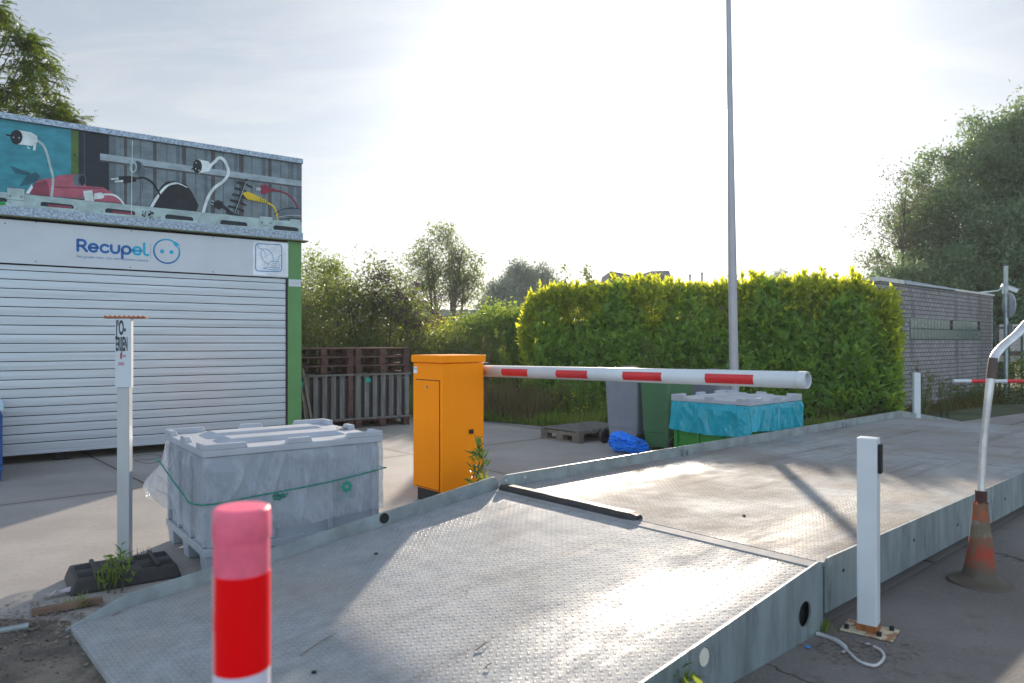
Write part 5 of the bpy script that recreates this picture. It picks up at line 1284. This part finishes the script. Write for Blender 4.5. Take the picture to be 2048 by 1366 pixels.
# glass blocks
m_gb, g_ = newmat('glass_block'); o_ = obj_co(g_)
finish(g_, pbsdf(g_, g_.mix(g_.noise(g_.mapping(o_, (16, 16, 30)), 1.2, 3), (.02, .05, .045), (.15, .20, .18)), .25, 0, g_.noise(o_, 30, 3), .5, .01))
win = MB(); gz0, gz1 = 1.46+.02, 1.46+.42
win.box(1.5, 6.0, -.004, .0015, 1.495, 1.945); w_o = part('window_strip', win, M('block_mortar', (.05, .07, .07), .8), bb)
for r_ in range(2):
    for i in range(23):
        x = 1.52+i*.194
        if r_ == 1 and i in (12, 22): continue
        gl = MB(); gl.box(x+.008, x+.186, -.012, -.002, 1.51+r_*.22, 1.715+r_*.22)
        part('glass_block', gl, m_gb, w_o, bevel=.006)
for x in (1.52+12*.194, 1.52+22*.194):
    vb = MB(); vb.box(x+.01, x+.184, -.01, -.002, 1.735, 1.93); v_o = part('vent', vb, m_dark, w_o)
    part('louvre', MB().box(x+.02, x+.17, -.016, -.0105, 1.82, 1.845), m_woodgrey, v_o)
# camera on roof
T = thing('security_camera', 'white security camera on the roof edge of the brick building', 'camera', (12.35, 18.25, 2.66), R(-20))
part('mount', MB().tube([(0, 0, 0), (0, 0, .18)], .02, 8), m_white, T); part('bracket', MB().tube([(-.75, .05, .02), (-.1, 0, .08), (.0, 0, .16)], .02, 6), m_white, T)
mt = Matrix.Translation((.13, 0, .14)) @ Matrix.Rotation(R(24), 4, 'Y'); hb = MB(); hb.box(-.17, .2, -.055, .055, -.05, .05, mat=mt); hb.box(-.19, .23, -.065, .065, .052, .062, mat=mt); part('housing', hb, m_white, T, bevel=.01)

# ================================================================== RIGHT SIDE: round sign, fence, board, small boom
T = thing('round_sign', 'back of a round traffic sign on a grey pole beyond the brick building', 'sign', ((2012-1024)/FPX*17.5, 17.5, 0), R(-98))
pz = CH+(682-531)/FPX*17.5
part('pole', MB().tube([(0, 0, 0), (0, 0, pz)], .045, 14), m_galv, T, smooth=True); part('pole_cap', MB().lathe([(.048, pz), (.048, pz+.02), (.02, pz+.035)], 12), m_rubber, T)
dzc = CH+(682-610)/FPX*17.5
dm = MB(); dm.tube([(0, .055, dzc), (0, .075, dzc)], .31, 36); part('disc', dm, M('sign_back_grey', (.42, .44, .46), .5, .3), T, bevel=.004)
part('clamp', MB().box(-.06, .06, -.05, .054, dzc-.13, dzc-.10), m_galv, T)
part('small_plate', MB().box(-.20, .20, .055, .07, CH+.10, CH+.42), M('sign_back_grey', (.42, .44, .46)), T, bevel=.004)
# green bar fence
fd = Vector((math.cos(UA-.0), math.sin(UA), 0)); F0 = (12.45, 18.7)
T = thing('metal_fence', 'dark green bar fence at the right edge beyond the brick building', 'fence', (F0[0], F0[1], 0), R(-8))
m_fg = M('dark_green_metal', (.008, .05, .035), .45)
part('rail', MB().box(0, 6, -.02, .02, 1.78, 1.84), m_fg, T); part('rail', MB().box(0, 6, -.02, .02, .15, .2), m_fg, T)
for i in range(20): part('bar', MB().box(i*.31, i*.31+.045, -.014, .014, 0, 1.82), m_fg, T)
T = thing('notice_board', 'pale notice board with coloured panels behind the green bar fence', 'notice board', (13.05, 19.4, 0), R(-8))
m_nb = M('notice_pale', (.45, .40, .38), .6)
part('board', MB().box(0, 3, 0, .04, 1.20, 1.92), m_nb, T, bevel=.004); part('lower_panel', MB().box(.0, 3, 0, .04, .92, 1.08), m_nb, T)
part('frame', MB().box(-.03, 3.03, -.03, -.001, 1.085, 1.20), M('brown_frame', (.11, .075, .06), .7), T)
for (x, z, w_, h_, c) in ((.62, 1.24, .14, .22, (.30, .42, .03)), (.9, 1.24, .22, .22, (.50, .52, .03)), (1.3, 1.24, .2, .22, (.35, .45, .04))):
    part('notice', MB().box(x, x+w_, -.008, -.001, z, z+h_), flat('notice_%d' % int(x*100), c), T)
for x in (.0, 1.5, 2.9): part('leg', MB().box(x, x+.06, .041, .1, 0, 1.92), m_fg, T)
gr = MB(); 
for i in range(5): gr.box(.1, .55, -.004, -.001, 1.36+i*.1, 1.368+i*.1)
part('printed_grid', gr, m_woodgrey, T)
T = thing('small_barrier', 'distant thin red and white boom at the right edge', 'barrier', ((1906-1024)/FPX*12.6, 12.6, 0), R(-3))
bz = CH-79/FPX*12.6
part('boom', MB().tube([(0, 0, bz), (3.4, 0, bz)], .031, 14), m_white, T)
for x0, x1 in ((.30, .60), (.90, 1.20), (1.5, 1.8)): part('red_band', MB().tube([(x0, 0, bz), (x1, 0, bz)], .0318, 16), m_red, T)
part('stand', MB().box(3.3, 3.6, -.15, .15, 0, bz+.1), m_white, T, bevel=.01)
shrub('sunlit yellow-green bush at the foot of the green bar fence', (12.9, 18.1, 0), [(.2, 0, .55, .9, .4, .6), (1.6, 0, .6, .8, .4, .6)], 90, 50, .12, .07, .03, lm_lime)
shrub('dark weedy bush at the corner of the brick building', (11.6, 17.2, 0), [(0, 0, .25, .8, .4, .3), (1.5, 0, .25, .9, .4, .3), (-1.6, -.8, .2, .8, .4, .3)], 90, 40, .12, .06, .03, lm_shrub)
weed('tall dry brown weed against the brick wall', (7.55, 13.2, 0), 1.15, 3, lm_brown, sp=.25); weed('green weed clump between the brick wall and the distant white post', (7.2, 12.6, 0), .95, 7, lm_shrub, sp=.3); weed('weed clump at the wall right of the distant white post', (8.3, 13.9, 0), .8, 7, lm_shrub, sp=.3)

# ================================================================== HOUSES BEHIND
YH = 62
T = thing('house', 'distant house gable with a glazed ribbed roof above the hedge', 'house', ((1215-1024)/FPX*YH, YH, 0), 0)
k = YH/FPX; zr = CH+(682-541)*k; ze = CH+(682-560)*k
part('wall', MB().box(-.1, 8.5, .5, 6, 0, ze-.5), M('house_wall', (.3, .27, .25), .8), T)
rf = MB(); rf.add([(-.15, 0, ze-.9), (.25, 0, zr), (6.5, 2.0, zr-.9), (8.5, 0, ze-1.4), (-.15, 6, ze-.9), (.25, 6, zr), (8.5, 6, ze-1.4)], [(0, 3, 2, 1), (1, 2, 6, 5), (0, 1, 5, 4), (2, 3, 6)]); part('roof', rf, M('slate_roof', (.06, .065, .075), .6), T)
rbm = MB()
for i in range(12):
    x = .35+i*.5; rbm.tube([(x, -.03+x*.3, zr-.05-x*.14), (x+.6, -.12, ze-1.0)], .035, 4)
part('rafters', rbm, M('pale_rafter', (.45, .47, .5), .5), T)
T = thing('far_building', 'flat-topped dark roof block behind the ribbed house roof', 'building', ((1270-1024)/FPX*70, 70, 0)); k = 70/FPX
part('wall', MB().box(0, 68*k, 0, 6, 0, CH+(682-552)*k), M('dark_facade', (.10, .10, .11), .7), T); part('roof', MB().hexa([(-.2, -.2, CH+(682-552)*k), (68*k+.2, -.2, CH+(682-552)*k), (68*k+.2, 6, CH+(682-552)*k), (-.2, 6, CH+(682-552)*k)], [(1.6, 0, CH+(682-541)*k), (68*k, 0, CH+(682-540)*k), (68*k, 6, CH+(682-540)*k), (1.6, 6, CH+(682-541)*k)]), M('grey_roof', (.09, .095, .11), .6), T)
mb = MB(); zt_ = CH+(682-478)*60/FPX; mb.tube([(0, 0, 0), (0, 0, zt_)], .022, 5); mb.tube([(-.14, 0, zt_-.25), (.14, 0, zt_-.25)], .015, 4); solo('antenna', 'thin radio antenna mast rising above the distant roofs', 'antenna', mb, M('mast_grey', (.22, .22, .23), .5), ((1329-1024)/FPX*60, 60, 0))
for px, top in ((1380, 549), (1404, 545)):
    mb = MB(); zt_ = CH+(682-top)*60/FPX; mb.tube([(0, 0, 0), (0, 0, zt_)], .1, 8); mb.tube([(0, 0, zt_-.05), (0, 0, zt_+.05)], .16, 8); solo('chimney_pipe', 'distant roof vent pipe above the hedge, %s one' % ('left' if px < 1390 else 'right'), 'chimney', mb, m_pole, ((px-1024)/FPX*60, 60, 0))
T = thing('far_building', 'low grey industrial roof seen between bushes above the orange cabinet', 'building', ((775-1024)/FPX*45, 45, 0)); k = 45/FPX
part('wall', MB().box(0, 7, 0, 8, 0, CH+(682-632)*k), M('dark_facade', (.10, .10, .11)), T); part('roof', MB().box(-.2, 7.2, -.2, 8, CH+(682-632)*k+.001, CH+(682-619)*k), M('pale_grey_roof', (.20, .21, .23), .6), T)
T = thing('container_skip', 'rusty red curved roof peeking over bushes above the cabinet', 'container', ((842-1024)/FPX*26, 26, 0)); k = 26/FPX
mb = MB(); pf = [(0, 0)]+[(x, CH+(682-648)*k+.32*math.sin(math.pi*min(1, x/1.3*.62+.25))) for x in np.linspace(0, 1.25, 10)]+[(1.25, 0)]; mb.prism(pf, 0, 2, lambda a, b, w: (a, w, b)); part('shell', mb, M('rusty_red', (.20, .055, .035), .7), T)

# ================================================================== SMALL LITTER
def scrap(label, px, py, w_, d_, mat, z=.004, name='paper_scrap', cat='litter', amp=.02, ang=0.3, zz=0):
    p = G(px, py, zz); mb = MB(); n = 9; vs = []
    for i in range(n):
        for j in range(n):
            x = (i/(n-1)-.5)*w_; y = (j/(n-1)-.5)*d_; vs.append((x*(1+.3*noise.noise(Vector((px, j, 0)))), y*(1+.3*noise.noise(Vector((i, py, 1)))), z+amp*(1+noise.noise(Vector((x*30+px, y*30, 1))))))
    mb.add(vs, [(i*n+j, i*n+j+1, (i+1)*n+j+1, (i+1)*n+j) for i in range(n-1) for j in range(n-1)]); return solo(name, label, cat, mb, mat, p, ang)
m_paper = M('dirty_paper', (.42, .38, .40), .8, 0, .2, 10); m_paperb = M('blueish_paper', (.40, .48, .66), .7, 0, .2, 10)
scrap('long crumpled dirty paper scrap left of the rubber base', 135, 1188, .24, .05, m_paper, amp=.025, ang=.75)
scrap('small crumpled blue-white wrapper beside the dirty paper scrap', 168, 1165, .06, .06, m_paperb, amp=.03)
scrap('white plastic shard on the soil near the curled cable', 1688, 1306, .035, .03, m_paper, amp=.008)
scrap('small white shard near the end of the curled cable', 1737, 1292, .035, .03, m_paper, amp=.008)
scrap('tiny bright blue plastic bit on the ground below the skirt', 1616, 1297, .022, .022, flat('blue_bit', (.0, .2, .55)), amp=.008)
scrap('dry leaf lying on the lid of the grey crate', 683, 857, .08, .05, m_wood, z=0, amp=.008, name='dry_leaf', zz=.786)
a, b = Vector(G(62, 1222, .03)), Vector(G(205, 1196, .03)); mb = MB(); L_ = (b-a).length; mb.box(0, L_, -.02, .02, 0, .035); solo('timber_strip', 'broken brown timber strip on the soil near the ramp toe', 'timber', mb, M('reddish_wood', (.14, .085, .06), .85, 0, .3, 9, bump=.4), (a.x, a.y, .006), math.atan2((b-a).y, (b-a).x), bevel=.004)
a, b = Vector(G(-20, 1262, .02)), Vector(G(58, 1248, .02)); mb = MB(); L_ = (b-a).length; mb.box(0, L_, -.02, .02, 0, .02); solo('metal_strip', 'grey-blue metal strip on the soil at the left edge', 'metal strip', mb, m_galv, (a.x, a.y, .006), math.atan2((b-a).y, (b-a).x), bevel=.004)
# debris: soil crumbs and leaf litter as stuff
def debris(name, n, sampler, s0, s1, mat, z=.006):
    mb = MB(); base = sampler(n)
    for p in base:
        s = random.uniform(s0, s1); a = random.uniform(0, 3.1); v = [Vector((random.uniform(-1, 1), random.uniform(-1, 1), random.uniform(0, .7)))*s for _ in range(4)]
        mb.add([(p[0]+q.x, p[1]+q.y, p[2]+z+q.z) for q in v], [(0, 1, 2), (0, 2, 3), (0, 3, 1), (1, 3, 2)])
    o = link(name, mb.mesh(name, [mat])); o['kind'] = 'stuff'; return o
def disc(px, py, rx, ry, z=0.0):
    c = G(px, py, z)
    def f(n):
        q = rng.normal(size=(n, 2))*.5; return np.stack([c[0]+q[:, 0]*rx, c[1]+q[:, 1]*ry, np.full(n, z)], 1)
    return f
debris('debris', 500, disc(1715, 1300, .28, .20), .003, .014, m_wood)
debris('debris', 900, disc(90, 1240, .75, .32), .004, .022, m_wood); debris('debris', 160, disc(60, 1300, .5, .3), .003, .014, m_dark, .003)
debris('debris', 300, along((-.9, 5.4), (-2.6, 4.0), .5), .002, .008, m_wood)
debris('debris', 300, along((2.2, 9.3), (-1.2, 8.6), 1.6), .003, .010, m_wood, .001)
# twigs and dirt on ramp and deck
def on_plate(x0, x1):
    def f(n):
        x = rng.uniform(x0, x1, n); y = rng.uniform(-WB+.05, -.05, n)*1; z = np.where(x < 0, PH-(PH-.03)*np.clip(-x/RL, 0, 1), PH)
        return np.stack([-.092+x*ux-y*uy, 5.524+x*uy+y*ux, z], 1)
    return f
debris('debris', 90, on_plate(-2.6, 5), .002, .009, m_wood, .002)
for (pa, pb_, lb) in (((600, 1303), (672, 1268), 'thin dark twig near the box shadow on the ramp'), ((950, 1320), (980, 1306), 'short brown twig on the lower middle of the ramp'), ((968, 1353), (984, 1345), 'small brown bark bit at the bottom of the ramp'), ((224, 1232), (243, 1228), 'small dark twig near the ramp corner')):
    zz_ = .12 if pa[0] > 300 else .05
    a = Vector(G(*pa, zz_)); b = Vector(G(*pb_, zz_)); 
    def onz(p):
        s = (p.x+.092)*ux+(p.y-5.524)*uy; return ramp_z(s)+.006
    a.z = onz(a); b.z = onz(b); mid = a.lerp(b, .5)+Vector((.01, .01, .008)); mb = MB(); mb.tube([a, mid, b], [.0025, .003, .0012], 5); solo('twig', lb, 'twig', mb, m_wood)
# black debris bits
for px, py, lb in ((752, 1072, 'small black clod near the left kerb of the ramp'), (1488, 1044, 'tiny black clod on the platform deck'), (628, 1334, 'small dark clod at the bottom left of the ramp')):
    p = G(px, py, .3 if py < 1100 else .12); s = (p[0]+.092)*ux+(p[1]-5.524)*uy
    mb = MB(); mb.lathe([(.002, 0), (.012, .002), (.010, .008), (.003, .010)], 6); solo('clod', lb, 'clod', mb, m_dark, (p[0], p[1], (ramp_z(s) if s < 0 else PH)+.001))
# weeds close by
weed('leafy dark weed climbing at the base of the orange cabinet', (-.31, 6.14, 0), .82, 2, leafmat('dark_weed_leaf', (.03, .07, .02), (.06, .12, .03), (.2, .3, .03), .2), sp=.09, L=.085, W=.024, taper=1.5)
weed('bright green sprout between the kerb and the orange cabinet', (-.28, 6.05, 0), .35, 3, lm_lime, sp=.14, L=.10, W=.03)
weed('small yellow-green weed in front of the rubber base', (-2.28, 4.28, 0), .27, 3, lm_lime, sp=.2, L=.06, W=.018)
weed('yellow-green weed at the bottom edge by the steel skirt', (.66, 2.78, 0), .19, 3, lm_lime, sp=.3, L=.07, W=.028)
def tuft(label, loc, n, h):
    base = np.array([[loc[0]+random.gauss(0, .03), loc[1]+random.gauss(0, .03), 0] for _ in range(n)]); ax_ = rand_unit(n)*.5+np.array([0, 0, 1]); o = link('grass_tuft', leaf_mesh('grass_tuft', base, ax_, rand_unit(n), rng.uniform(h*.5, h, n), np.full(n, .010), lm_lime, .1)); tag(o, label, 'grass tuft')
tuft('bright green grass tuft beside the ramp kerb and rubber base', G(225, 1178), 26, .26)
tuft('short grass tuft at the corner of the ramp kerb', G(165, 1215), 16, .12)
tuft('small grass tuft at the foot of the ramp skirt', G(1645, 1262), 30, .08)
tuft('small grass tuft growing by the left kerb under the crate', G(290, 1130), 12, .16)
# weeds visible in the skirt hole

# ================================================================== HAZE
if HAZE:
    mb = MB(); mb.box(-160, 160, -30, 190, -1.2, 30)
    hm = bpy.data.materials.new('haze_air'); hm.use_nodes = True; hm.node_tree.nodes.clear()
    hv = hm.node_tree.nodes.new('ShaderNodeVolumePrincipled'); hv.inputs['Density'].default_value = .0008; hv.inputs['Color'].default_value = (.92, .96, 1, 1); hv.inputs['Anisotropy'].default_value = .3
    ho = hm.node_tree.nodes.new('ShaderNodeOutputMaterial'); hm.node_tree.links.new(hv.outputs[0], ho.inputs['Volume'])
    h_o = link('haze', mb.mesh('haze', [hm])); h_o['kind'] = 'stuff'
